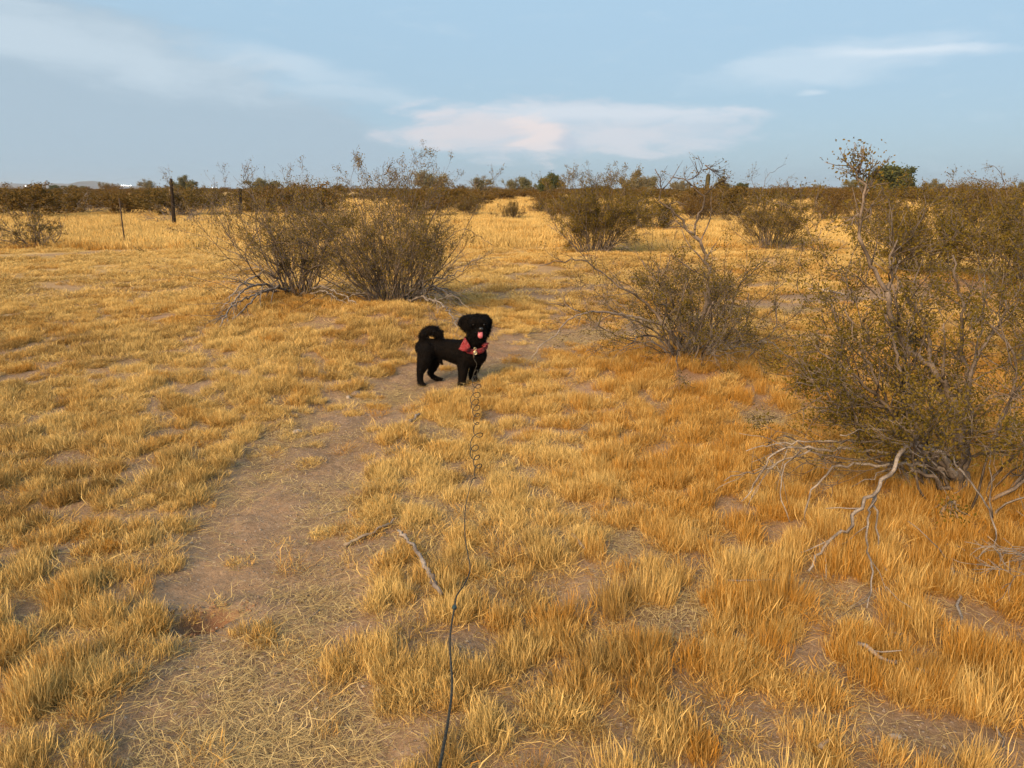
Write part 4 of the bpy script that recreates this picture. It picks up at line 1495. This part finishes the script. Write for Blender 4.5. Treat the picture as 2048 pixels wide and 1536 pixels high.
post('wooden_post', (349, 453), (342, 357), 0.075, 0.05, 10, M_POST, 'dark leaning wooden fence post, the tallest post at the left', 'post', 0.12)
post('wooden_post', (481, 433), (480, 377), 0.09, 0.085, 9, M_POST, 'shorter dark post behind the tall twig of the left bush', 'post', 0.15)
post('wooden_stake', (341, 428), (339, 378), 0.035, 0.03, 6, M_PALEWOOD, 'thin pale stake just left of the leaning wooden post', 'stake', 0.1)


def t_post():
    p = gpt(250, 489)
    t_ = pt(238, 396, p.y)
    v_ = t_ - p
    root = empty('metal_stake', p)
    q = Vector((0, 0, 1)).rotation_difference(v_)
    root.rotation_euler = q.to_euler()
    L = v_.length

    def box(name, x0, x1, y0, y1, z0, z1):
        V = [(x, y, z) for z in (z0, z1) for y in (y0, y1) for x in (x0, x1)]
        Q = [(0, 2, 3, 1), (4, 5, 7, 6), (0, 1, 5, 4), (2, 6, 7, 3), (0, 4, 6, 2), (1, 3, 7, 5)]
        return obj(name, np_mesh(name, V, Q), M_METAL, root)
    box('flange', -0.017, 0.017, -0.003, 0.003, -0.2, L)
    box('web', -0.0028, 0.0028, 0.0035, 0.034, -0.2, L - 0.003)
    for i in range(14):
        z = 0.12 + i * (L - 0.2) / 14
        box('stud', -0.006, 0.006, -0.0085, -0.0035, z, z + 0.02)
    tag(root, 'thin leaning metal fence stake standing in the pale grass at the left', 'stake')


t_post()

# ------------------------------------------------------------------ far hills and lights on the horizon
M_HILL = mat_simple('hill_rock', (0.12, 0.09, 0.075), 0.95, (0.17, 0.13, 0.10), 0.004)


def hill(name, pxs, ys, Yd, depth):
    """ridge whose crest passes the given pixels"""
    n = 70
    xs = np.linspace(pxs[0], pxs[-1], n)
    yy = np.interp(xs, pxs, ys)
    V = []
    rows = 7
    for k in range(rows):
        t = k / (rows - 1)
        prof = math.sin(math.pi * t) ** 0.9
        for i in range(n):
            p = pt(xs[i], 378, Yd)
            hz = max(0.0, (378 - yy[i])) * Yd / F_PX * 1.0
            wob = (vnoise(np.array([i * 0.35 + 3]), np.array([k * 0.9 + pxs[0]]), 3)[0] - 0.5) * 0.35
            z = hz * prof * (1 + (wob if 0 < k < rows - 1 else 0)) - 2
            V.append((p.x, Yd + (t - 0.5) * depth, z))
    Q = [(k * n + i, k * n + i + 1, (k + 1) * n + i + 1, (k + 1) * n + i) for k in range(rows - 1) for i in range(n - 1)]
    o = obj(name, np_mesh(name, V, Q, smooth=True), M_HILL)
    tag(o, kind='structure')


hill('far_hills', [-200, -60, 30, 80, 100, 130, 150, 170, 185, 200, 215, 240, 300, 380], [372, 365, 366, 368, 365, 367, 369, 366, 360.5, 364, 369, 371, 374, 379], 4900, 900)
hill('far_hills', [930, 965, 985, 1000, 1020, 1050], [379, 374, 371, 373, 376, 379], 5100, 600)
hill('far_hills', [1600, 1640, 1660, 1675, 1700, 1760], [379, 375, 372.5, 375, 377, 379], 5100, 600)

m_lamp, nn, out = new_mat('lamp_glow')
em = nn.n('ShaderNodeEmission')
em.inputs[0].default_value = (1.0, 0.93, 0.80, 1)
em.inputs[1].default_value = 9.0
nn.l.new(em.outputs[0], out.inputs[0])
m_lamp.cycles.emission_sampling = 'NONE'
M_MAST = mat_simple('mast_steel', (0.3, 0.3, 0.3), 0.6)


def far_lamp(px, py, Yd, r_, label, group):
    p = pt(px, py, Yd)
    root = empty('lamp_mast', (p.x, p.y, 0))
    tag(root, label, 'lamp', group)
    n = 8
    V = [(0.15 * math.cos(j * math.pi / 4), 0.15 * math.sin(j * math.pi / 4), z) for z in (-0.2, p.z - r_ * 0.5) for j in range(n)]
    Q = [(j, (j + 1) % n, n + (j + 1) % n, n + j) for j in range(n)]
    obj('pole', np_mesh('pole', V, Q), M_MAST, root)
    # lamp head: flat panel with bevelled rim
    V = []
    for y0, k in ((-0.3, 0.85), (-0.15, 1.0), (0.15, 1.0), (0.3, 0.85)):
        V += [(-r_ * 1.5 * k, y0, p.z - r_ * k), (r_ * 1.5 * k, y0, p.z - r_ * k), (r_ * 1.5 * k, y0, p.z + r_ * k), (-r_ * 1.5 * k, y0, p.z + r_ * k)]
    Q = [(0, 1, 2, 3), (12, 15, 14, 13)]
    for s_i in range(3):
        Q += [(s_i * 4 + j, s_i * 4 + 4 + j, s_i * 4 + 4 + (j + 1) % 4, s_i * 4 + (j + 1) % 4) for j in range(4)]
    obj('lamp_head', np_mesh('lamp_head', V, Q), m_lamp, root)


for px in (243, 247, 252, 256, 261):
    far_lamp(px, 371.2 + rm.uniform(-0.4, 0.4), 2800, 0.75, 'white floodlight in the row of lights on the horizon left of the leaning post', 'row of floodlights on the horizon')
far_lamp(51, 372, 2800, 0.75, 'single white light on the horizon below the hills at the far left', None)
for px, py in ((402, 375.5), (425, 375), (432, 374.6), (445, 375.4), (603, 376), (622, 376.2), (668, 377), (690, 376.8), (5, 377)):
    far_lamp(px, py, 3000, 0.55, 'tiny white light glinting low on the horizon between the far trees', 'scattered lights on the horizon')

# ------------------------------------------------------------------ sticks and stones lying about
def stick(name, pix, r0, r1, mat, label, cat='stick', lift=0.015, seed=1, twigs=0):
    P = []
    for a, b_ in pix:
        p = gpt(a, b_)
        P.append(np.array(p) + np.array([0, 0, lift]))
    base = P[0].copy()
    sb = Shrub(seed, seg=0.03, wig=0.2, nleaf=0, levels=2, kids=(1, 1), shrink=0.4)
    sb.guide([p - base for p in P], r0, r1, True, twigs, 1, 0.004, side=0.12)
    # irregular girth
    polys = [(q, R * (1 + sb.r.uniform(-0.18, 0.18, len(R)))) for q, R in sb.dead]
    o = obj(name, tube_mesh(name, polys, lambda r: 7 if r > 0.006 else 4), mat)
    o.location = base
    tag(o, label, cat)


stick('dead_branch', [(797, 1083), (815, 1100), (838, 1128), (852, 1160), (868, 1188), (884, 1215)], 0.007, 0.0105, M_DEAD, 'thick bleached grey branch lying in the grass beside the leash', 'branch', 0.05, 1)
stick('stick', [(820, 847), (832, 840), (846, 830)], 0.010, 0.006, M_DEAD, 'short grey stick lying at the path edge below the dog', 'stick', 0.02, 2)
stick('stick', [(688, 1100), (730, 1080), (765, 1062), (795, 1045)], 0.007, 0.004, M_PALEWOOD, 'thin brown curved stick left of the thick bleached branch', 'stick', 0.02, 3)
stick('stick', [(1145, 1083), (1158, 1097), (1172, 1112)], 0.008, 0.006, M_DEAD, 'short grey stick at the edge of the bare patch in the grass', 'stick', 0.03, 4)
stick('stick', [(1712, 1316), (1745, 1340), (1790, 1356)], 0.007, 0.005, M_DEAD, 'grey stick in the tall grass under the large near bush', 'stick', 0.05, 5, 2)
stick('stick', [(1825, 1368), (1850, 1376), (1882, 1386)], 0.006, 0.004, M_DEAD, 'smaller grey stick to the right of the stick in the tall grass', 'stick', 0.05, 6)
stick('stick', [(1455, 1187), (1500, 1186), (1548, 1187)], 0.004, 0.003, M_DEAD, 'thin straight pale twig lying level in the tall grass', 'twig', 0.05, 7)
stick('stick', [(640, 1042), (665, 1034), (690, 1024)], 0.004, 0.003, M_PALEWOOD, 'thin straw-coloured twig lying across the trampled path', 'twig', 0.012, 8)
stick('dead_branch', [(1615, 583), (1660, 588), (1700, 598), (1735, 604)], 0.016, 0.008, M_DEAD, 'pale fallen branch lying on the bare path beyond the grass at the right', 'branch', 0.04, 9, 3)
stick('stick', [(640, 1225), (622, 1240), (612, 1255)], 0.004, 0.0025, M_PALEWOOD, 'curved twig on the dark trampled ground at the path centre', 'twig', 0.012, 12)
stick('stick', [(1638, 1516), (1650, 1506), (1662, 1500)], 0.007, 0.004, M_PALEWOOD, 'pale broken stick end on the ground at the bottom edge', 'stick', 0.03, 13)

for k, (px, py, s_, mt, lab) in enumerate([(594, 868, 0.035, M_STONE_PALE, 'flat pale stone at the left edge of the path'),
                                          (712, 790, 0.045, M_STONE, 'flat reddish stone at the path edge left of the dog'),
                                          (697, 797, 0.028, M_STONE_PALE, 'small pale stone beside the flat reddish stone left of the dog'),
                                          (1207, 1012, 0.022, M_STONE_PALE, 'cream-coloured stone among the grass tufts right of the leash'),
                                          (322, 1292, 0.020, M_STONE, 'brown stone below the dug red scrape'),
                                          (300, 1274, 0.012, M_STONE, 'small round brown stone left of the stone below the red scrape'),
                                          (1790, 1475, 0.014, M_STONE_PALE, 'pale stone on the bare earth at the bottom right'),
                                          (345, 1222, 0.016, M_STONE, 'small earth-coloured stone on the left rim of the red scrape'),
                                          (268, 1498, 0.012, M_STONE_PALE, 'small white stone on the gravel at the bottom left'),
                                          (1740, 1466, 0.013, M_STONE, 'brown stone left of the pale stone at the bottom right'),
                                          (1215, 798, 0.022, M_STONE_PALE, 'pale stone in the small bare patch below the path bend'),
                                          (885, 788, 0.018, M_STONE, 'small stone on the path in front of the dog')]):
    o = obj('stone', rock(50 + k, 2, 0.22), mt)
    p = gpt(px, py)
    o.location = (p.x, p.y, p.z + s_ * 0.2)
    o.scale = (s_, s_, s_)
    o.rotation_euler = (0, 0, rm.uniform(0, 6))
    tag(o, lab, 'stone')

# ------------------------------------------------------------------ the dog
DOG = gpt(900.3, 772)
KX, KZ = 0.000529, 0.000546


def L_(zx, zy, y):
    return np.array([(zx - 840) * KX, y, (1340 - zy) * KZ - 0.26 * y])


CH = {
    'torso': [(455, 800, .065, .062), (540, 800, .065, .073), (700, 808, .065, .075), (850, 835, .065, .087), (1000, 868, .06, .100), (1120, 890, .055, .102), (1210, 900, .05, .085)],
    'neck': [(1130, 800, .055, .080), (1190, 710, .04, .070), (1220, 620, .03, .070)],
    'head': [(1190, 500, .02, .064), (1290, 505, .02, .064)],
    'muzzle': [(1265, 590, -.03, .052), (1285, 605, -.065, .045)],
    'chin': [(1240, 650, -.02, .050), (1275, 690, -.04, .034)],
    'cheek': [(1170, 600, .0, .036), (1250, 640, -.01, .05), (1345, 600, -.005, .032), (1330, 650, -.01, .026)],
    'crown': [(1180, 430, .02, .044), (1235, 415, .015, .046), (1310, 425, .02, .044)],
    'earfill': [(1080, 430, .03, .030), (1070, 480, .022, .028), (1100, 540, .018, .028)],
    'brow': [(1190, 460, -.035, .038), (1320, 460, -.03, .036)],
    'earl': [(1130, 400, .035, .036), (1060, 400, .035, .026), (1005, 432, .03, .018), (972, 478, .025, .010), (1010, 505, .02, .014), (1060, 540, .02, .020)],
    'earr': [(1330, 400, .045, .038), (1390, 410, .04, .022), (1412, 450, .03, .017), (1405, 520, .02, .016), (1390, 570, .02, .014)],
    'tail': [(470, 745, .065, .030), (455, 670, .06, .030), (475, 605, .06, .033), (535, 565, .06, .034), (620, 565, .06, .038), (685, 605, .06, .034), (715, 650, .06, .022)],
    'hindn': [(515, 840, .03, .074), (490, 960, .01, .058), (455, 1060, 0, .044), (418, 1145, 0, .029), (414, 1230, 0, .025), (420, 1300, 0, .025), (455, 1328, -.015, .020), (485, 1332, -.025, .014)],
    'hindf': [(560, 880, .10, .068), (590, 1000, .12, .048), (565, 1090, .13, .034), (528, 1155, .13, .022), (575, 1212, .13, .020), (630, 1240, .13, .020), (695, 1246, .12, .014)],
    'foren': [(1065, 920, .02, .066), (1032, 1040, .008, .048), (1026, 1150, 0, .038), (1015, 1250, 0, .031), (1003, 1300, -.008, .030), (985, 1316, -.03, .020)],
    'foref': [(1200, 950, .085, .062), (1185, 1075, .10, .042), (1158, 1165, .10, .036), (1152, 1232, .10, .030), (1185, 1262, .09, .022), (1235, 1268, .085, .015)],
    'sheath': [(680, 965, .06, .020), (722, 1025, .06, .011)],
}


def ico(sub):
    import bmesh
    bm = bmesh.new()
    bmesh.ops.create_icosphere(bm, subdivisions=sub, radius=1.0)
    v = np.array([tuple(a.co) for a in bm.verts])
    f = np.array([[a.index for a in q.verts] for q in bm.faces])
    bm.free()
    return v, f


iv, if_ = ico(2)
SP = []
for nm, ch in CH.items():
    for a, b_ in zip(ch[:-1], ch[1:]):
        pa, pb_ = L_(*a[:3]), L_(*b_[:3])
        m_ = max(2, int(np.linalg.norm(pb_ - pa) / (min(a[3], b_[3]) * 0.3)))
        for i in range(m_ + 1):
            t = i / m_
            SP.append((pa + (pb_ - pa) * t, a[3] + (b_[3] - a[3]) * t))
V = np.concatenate([iv * r_ + c_ for c_, r_ in SP])
T = np.concatenate([if_ + i * len(iv) for i in range(len(SP))])
tmp = obj('dog_blocks', np_mesh('dog_blocks', V, None, T), None)
md = tmp.modifiers.new('r', 'REMESH')
md.mode = 'VOXEL'
md.voxel_size = 0.0065
md = tmp.modifiers.new('s', 'SMOOTH')
md.factor = 0.5
md.iterations = 5
dg = bpy.context.evaluated_depsgraph_get()
dog_me = bpy.data.meshes.new_from_object(tmp.evaluated_get(dg))
bpy.data.objects.remove(tmp)
dog_me.name = 'dog'
dog_me.materials.clear()
dog_me.polygons.foreach_set('use_smooth', np.ones(len(dog_me.polygons), bool))
M_COAT = mat_simple('black_coat', (0.005, 0.004, 0.0038), 0.65, (0.008, 0.0055, 0.0042), 18, 0.05, bump=0.6, bscale=220)
M_FUR = mat_simple('black_fur', (0.004, 0.0035, 0.0035), 0.6, (0.007, 0.0055, 0.005), 30, 0.06)
dog = obj('dog', dog_me, M_COAT)
dog.location = (DOG.x, DOG.y, DOG.z + 0.002)
tag(dog, 'small shaggy black dog standing on the dirt path, tail curled, red bandana, tongue out', 'dog')
# fur
nv = len(dog_me.vertices)
co = np.empty(nv * 3, np.float32)
no = np.empty(nv * 3, np.float32)
dog_me.vertices.foreach_get('co', co)
dog_me.vertices.foreach_get('normal', no)
co, no = co.reshape(-1, 3), no.reshape(-1, 3)
rd = np.random.RandomState(8)
k = rd.randint(0, nv, 26000)
p0 = co[k] + rd.normal(size=(len(k), 3)) * 0.002
nn_ = no[k]
headm = (p0[:, 0] > L_(985, 0, 0)[0]) & (p0[:, 2] > L_(0, 720, 0)[2])
tailm = (p0[:, 0] < L_(740, 0, 0)[0]) & (p0[:, 2] > L_(0, 690, 0)[2])
legm = p0[:, 2] < L_(0, 1060, 0)[2]
ln = np.where(headm, 0.016, np.where(tailm, 0.022, np.where(legm, 0.006, 0.007))) * rd.uniform(0.5, 1.3, len(k))
flow = np.where(headm[:, None], np.array([0.0, -0.1, -0.75]), np.where(tailm[:, None], np.array([0.35, 0, -0.45]), np.array([-0.5, 0, -0.6])))
d1 = unit(nn_ * 0.9 + flow * 0.7 + rd.normal(size=p0.shape) * 0.25)
d2 = unit(nn_ * 0.5 + flow * 1.2 + rd.normal(size=p0.shape) * 0.3)
p1 = p0 + d1 * (ln * 0.55)[:, None]
p2 = p1 + d2 * (ln * 0.5)[:, None]
sd = unit(np.cross(d1, rd.normal(size=p0.shape))) * 0.0011
V = np.stack([p0 - sd, p0 + sd, p1 - sd * 0.8, p1 + sd * 0.8, p2], 1).reshape(-1, 3)
i = np.arange(len(k))[:, None] * 5
fur = obj('fur', np_mesh('fur', V, i + np.array([[0, 1, 3, 2]]), i + np.array([[2, 3, 4]])), M_FUR, dog)
fur['kind'] = 'stuff'


def ell(name, c_, r_, mat, parent, sub=3, rot=None):
    v, f = ico(sub)
    v = v * np.array(r_)
    if rot is not None:
        v = v @ np.array(rot.to_matrix()).T
    return obj(name, np_mesh(name, v + c_, None, f, smooth=True), mat, parent)


M_EYE = mat_simple('eye', (0.006, 0.004, 0.003), 0.22, None, spec=0.35)
M_NOSE = mat_simple('nose', (0.012, 0.011, 0.011), 0.35, None, spec=0.6)
M_TONGUE = mat_simple('tongue', (0.50, 0.13, 0.15), 0.4, (0.42, 0.10, 0.12), 60, 0.5)
for ex in (1190, 1338):
    ell('eye', L_(ex, 500, -.070), (.009, .007, .009), M_EYE, dog)
ell('nose', L_(1298, 562, -.112), (.016, .010, .012), M_NOSE, dog)
# tongue: a curved strip with rounded end
V, Q = [], []
for i in range(9):
    t = i / 8
    w_ = 0.0185 * math.sqrt(max(0.02, 1 - max(0, (t - 0.55) / 0.45) ** 2)) * (0.85 + 0.15 * t)
    c_ = L_(1288, 606 + 82 * t, -.108 - .014 * math.sin(t * 2.4))
    for j in range(5):
        s_ = (j - 2) / 2
        V.append(c_ + np.array([w_ * s_, 0.004 * abs(s_) ** 2 + 0.002, 0]))
for k2 in range(8):
    for j in range(4):
        Q.append((k2 * 5 + j, k2 * 5 + j + 1, k2 * 5 + 6 + j, k2 * 5 + 5 + j))
to = obj('tongue', np_mesh('tongue', V, Q, smooth=True), M_TONGUE, dog)
sm = to.modifiers.new('t', 'SOLIDIFY')
sm.thickness = 0.004
to['label'] = 'pink tongue hanging out'

# bandana: red cotton with a pale print
mb, n_, out = new_mat('bandana_cloth')
tcn = n_.n('ShaderNodeTexCoord')
vo = n_.n('ShaderNodeTexVoronoi', feature='DISTANCE_TO_EDGE')
vo.inputs['Scale'].default_value = 62
n_.l.new(n_.noise(tcn.outputs['Object'], 40, 2, 0.5, 0.0, 1), vo.inputs['Vector'])
vo2 = n_.n('ShaderNodeTexVoronoi', feature='DISTANCE_TO_EDGE')
vo2.inputs['Scale'].default_value = 75
n_.l.new(tcn.outputs['Object'], vo2.inputs['Vector'])
f = n_.math('MULTIPLY', n_.ramp(vo2.outputs['Distance'], 0.07, 0.03), n_.ramp(n_.noise(tcn.outputs['Object'], 70, 2), 0.45, 0.55))
c = n_.mix(n_.ramp(n_.noise(tcn.outputs['Object'], 90, 3, 0.6), 0.52, 0.62), (0.19, 0.002, 0.006), (0.03, 0.001, 0.002))
c = n_.mix(n_.math('MULTIPLY', f, 0.65), c, (0.34, 0.14, 0.14))
bb = n_.n('ShaderNodeBsdfPrincipled')
n_.l.new(c, bb.inputs['Base Color'])
bb.inputs['Roughness'].default_value = 0.85
n_.l.new(bb.outputs[0], out.inputs[0])
NC = L_(1195, 755, .045)


def ring(name, c_, rx, ry, tiltz, r_, flat, mat, parent, wob=0.0, seed=0, n=44):
    rr_ = np.random.RandomState(seed)
    V, Q = [], []
    s_ = 8
    for i in range(n):
        a = 2 * math.pi * i / n
        w_ = 1 + wob * math.sin(a * 5 + 1) + wob * 0.6 * math.sin(a * 9 + 2)
        ce = c_ + np.array([rx * math.cos(a) * w_, ry * math.sin(a) * w_, tiltz * math.sin(a)])
        rad = np.array([math.cos(a), math.sin(a), 0])
        for j in range(s_):
            b2 = 2 * math.pi * j / s_
            V.append(ce + rad * r_ * flat * math.cos(b2) + np.array([0, 0, 1]) * r_ * math.sin(b2) * (1 + wob * 2 * math.sin(a * 7)))
    for i in range(n):
        for j in range(s_):
            Q.append((i * s_ + j, ((i + 1) % n) * s_ + j, ((i + 1) % n) * s_ + (j + 1) % s_, i * s_ + (j + 1) % s_))
    return obj(name, np_mesh(name, V, Q, smooth=True), mat, parent)


band = ring('bandana', NC + np.array([0, 0, -0.012]), 0.088, 0.094, 0.030, 0.016, 0.45, mb, dog, 0.03)
band['label'] = 'red printed cotton bandana'


def flap(name, corners, n=8, bulge=0.012, seed=0):
    """cloth patch between four corners, gently folded"""
    A, B, C_, D_ = [np.array(q_) for q_ in corners]
    V, Q = [], []
    for i in range(n + 1):
        u = i / n
        for j in range(n + 1):
            v = j / n
            p = (A * (1 - u) + B * u) * (1 - v) + (D_ * (1 - u) + C_ * u) * v
            p = p + np.array([0, -bulge * math.sin(math.pi * u) * (0.4 + 0.6 * v) - 0.004 * math.sin(9 * u + 3 * v + seed), 0])
            V.append(p)
    for i in range(n):
        for j in range(n):
            a = i * (n + 1) + j
            Q.append((a, a + n + 1, a + n + 2, a + 1))
    o = obj(name, np_mesh(name, V, Q, smooth=True), mb, band)
    s2 = o.modifiers.new('t', 'SOLIDIFY')
    s2.thickness = 0.003
    return o


flap('cloth_flap', [L_(1070, 665, -.050), L_(1150, 800, -.085), L_(1085, 868, -.085), L_(978, 830, -.062)])
flap('cloth_flap', [L_(1330, 735, -.045), L_(1300, 790, -.060), L_(1345, 800, -.055), L_(1408, 742, -.030)], 6, 0.006, 2)
M_COLLAR = mat_simple('collar_webbing', (0.24, 0.04, 0.043), 0.6, (0.17, 0.025, 0.03), 60)
col_ = ring('collar', NC + np.array([0.004, -0.004, 0.010]), 0.084, 0.092, 0.034, 0.0085, 0.4, M_COLLAR, dog)
col_['label'] = 'pinkish red collar'
M_BRASS = mat_simple('tag_brass', (0.75, 0.62, 0.38), 0.3, None, metallic=1.0)


def torus_np(c_, R, r_, nrm_y=True, n=20, s_=8):
    V, Q = [], []
    for i in range(n):
        a = 2 * math.pi * i / n
        d = np.array([math.cos(a), 0, math.sin(a)])
        for j in range(s_):
            b2 = 2 * math.pi * j / s_
            V.append(c_ + d * (R + r_ * math.cos(b2)) + np.array([0, r_ * math.sin(b2), 0]))
    for i in range(n):
        for j in range(s_):
            Q.append((i * s_ + j, ((i + 1) % n) * s_ + j, ((i + 1) % n) * s_ + (j + 1) % s_, i * s_ + (j + 1) % s_))
    return np.array(V), np.array(Q)


v, q = torus_np(L_(1210, 882, -.075), 0.0125, 0.0035)
tg = obj('name_tag', np_mesh('name_tag', v, q, smooth=True), M_BRASS, col_)
ell('tag_plate', L_(1210, 884, -.075), (.010, .0016, .010), mat_simple('tag_plate', (0.35, 0.30, 0.24), 0.35, None, metallic=0.8), col_, 2)
v, q = torus_np(L_(1208, 828, -.073), 0.009, 0.0022)
obj('ring', np_mesh('ring', v, q, smooth=True), M_BRASS, col_)

# ------------------------------------------------------------------ leash
M_CORD = mat_simple('leash_cord', (0.03, 0.028, 0.022), 0.85, (0.075, 0.066, 0.05), 120, 0.3, bump=0.5, bscale=500)
M_CORD2 = mat_simple('joint_plastic', (0.02, 0.045, 0.05), 0.4)
DO = np.array(dog.location)


def smooth_curve(P, m_):
    P = np.array(P, float)
    d = np.concatenate([[0], np.cumsum(np.linalg.norm(np.diff(P, axis=0), axis=1))])
    s_ = np.linspace(0, d[-1], m_)
    # Catmull-Rom by chord length
    out_ = []
    for t in s_:
        i = min(max(np.searchsorted(d, t) - 1, 0), len(P) - 2)
        u = (t - d[i]) / max(1e-9, d[i + 1] - d[i])
        p0_ = P[max(i - 1, 0)]
        p3_ = P[min(i + 2, len(P) - 1)]
        p1_, p2_ = P[i], P[i + 1]
        out_.append(0.5 * ((2 * p1_) + (-p0_ + p2_) * u + (2 * p0_ - 5 * p1_ + 4 * p2_ - p3_) * u * u + (-p0_ + 3 * p1_ - 3 * p2_ + p3_) * u ** 3))
    return np.array(out_)


hang = [DO + L_(1195, 900, -.075), DO + L_(1190, 960, -.075), DO + L_(1230, 1040, -.08), DO + L_(1205, 1120, -.09), DO + L_(1180, 1190, -.085), DO + L_(1225, 1195, -.10),
        DO + L_(1245, 1130, -.09), DO + L_(1210, 1130, -.07), DO + L_(1175, 1210, -.09), DO + L_(1165, 1290, -.10)]
LP = smooth_curve(hang, 70)
cpix = [(947, 772), (950, 790), (955, 812), (950, 835), (953, 860), (952, 890), (957, 912), (948, 935), (952, 960), (957, 985), (944, 1008)]
ctr = []
for a, b_ in cpix:
    p = gpt(a, b_)
    ctr.append(np.array(p) + np.array([0, 0, 0.095 if b_ > 780 else 0.03]))
cc = smooth_curve(ctr, 330).copy()
ph = np.linspace(0, 2 * math.pi * 13, 330) + 1.6 * np.sin(np.linspace(0, 14, 330))
am = 0.027 * (0.35 + 0.65 * np.clip(fbm(np.linspace(0, 9, 330), np.zeros(330), 12, 2) * 1.7 - 0.35, 0, 1)) * np.clip(np.minimum(np.arange(330) / 20, (329 - np.arange(330)) / 20), 0, 1)
cc[:, 0] += am * np.cos(ph)
cc[:, 1] += am * 1.0 * np.sin(ph + 0.7)
cc[:, 2] += am * 0.9 * np.sin(ph) + 0.018
zc_pts = [((931, 1014), 3.22), ((930, 1070), 2.85), ((936, 1110), 2.62), ((940, 1140), 2.47), ((928, 1170), 2.28), ((914, 1190), 2.15), ((909, 1215), 2.0), ((900, 1279), 1.7), ((904, 1366), 1.38), ((897, 1436), 1.17),
          ((879, 1536), 0.93), ((862, 1640), 0.74), ((850, 1760), 0.58)]
ris = []
for (a, b_), zc in zc_pts:
    v2 = (768 - b_) / F_PX
    Yd = zc * (math.cos(PITCH) + v2 * math.sin(PITCH))
    ris.append(np.array(pt(a, b_, Yd)))
rr_ = smooth_curve([cc[-1]] + ris, 220)
full = np.concatenate([LP, cc, rr_[1:]])
rads = np.concatenate([np.full(len(LP), .0020), np.full(len(cc), .0023), np.linspace(.0020, .0025, len(rr_) - 1)])
v, q, t = tubes([(full - full[0], rads)], lambda r: 7)
leash = obj('leash', np_mesh('leash', v, q, t, smooth=True), M_CORD)
leash.location = full[0]
tag(leash, 'thin dark coiled leash cord running from the dog down to the bottom edge', 'leash')
jp = ris[6] - full[0]
jd = unit(ris[7] - ris[5])
v, q, t = tubes([(np.array([jp - jd * 0.035, jp - jd * 0.03, jp - jd * .012, jp - jd * .005, jp, jp + jd * .004, jp + jd * .010]), np.array([.003, .0045, .005, .0065, .007, .0065, .0035]))], lambda r: 10)
obj('joint', np_mesh('joint', v, q, t, smooth=True), M_CORD2, leash)
jp = np.array(DO + L_(1192, 940, -.075)) - full[0]
v, q, t = tubes([(np.array([jp + [0, 0, .022], jp + [0, 0, .014], jp, jp - [0, 0, .014]]), np.array([.004, .007, .0065, .003]))], lambda r: 8)
obj('clip', np_mesh('clip', v, q, t, smooth=True), M_METAL, leash)


# ------------------------------------------------------------------ air
V = [(x, y, z) for z in (-4.0, 64.0) for y in (-7500.0, 7500.0) for x in (-7500.0, 7500.0)]
Q = [(0, 2, 3, 1), (4, 5, 7, 6), (0, 1, 5, 4), (2, 6, 7, 3), (0, 4, 6, 2), (1, 3, 7, 5)]
mh, n_, out = new_mat('haze_air')
pv = n_.n('ShaderNodeVolumePrincipled')
pv.inputs['Color'].default_value = (0.84, 0.92, 1.0, 1)
pv.inputs['Anisotropy'].default_value = 0.25
pv.inputs['Density'].default_value = 1.1e-4
n_.l.new(pv.outputs[0], out.inputs['Volume'])
hz = obj('haze', np_mesh('haze', V, Q), mh)
tag(hz, 'thin dusty air softening the far hills', 'haze', None, 'stuff')
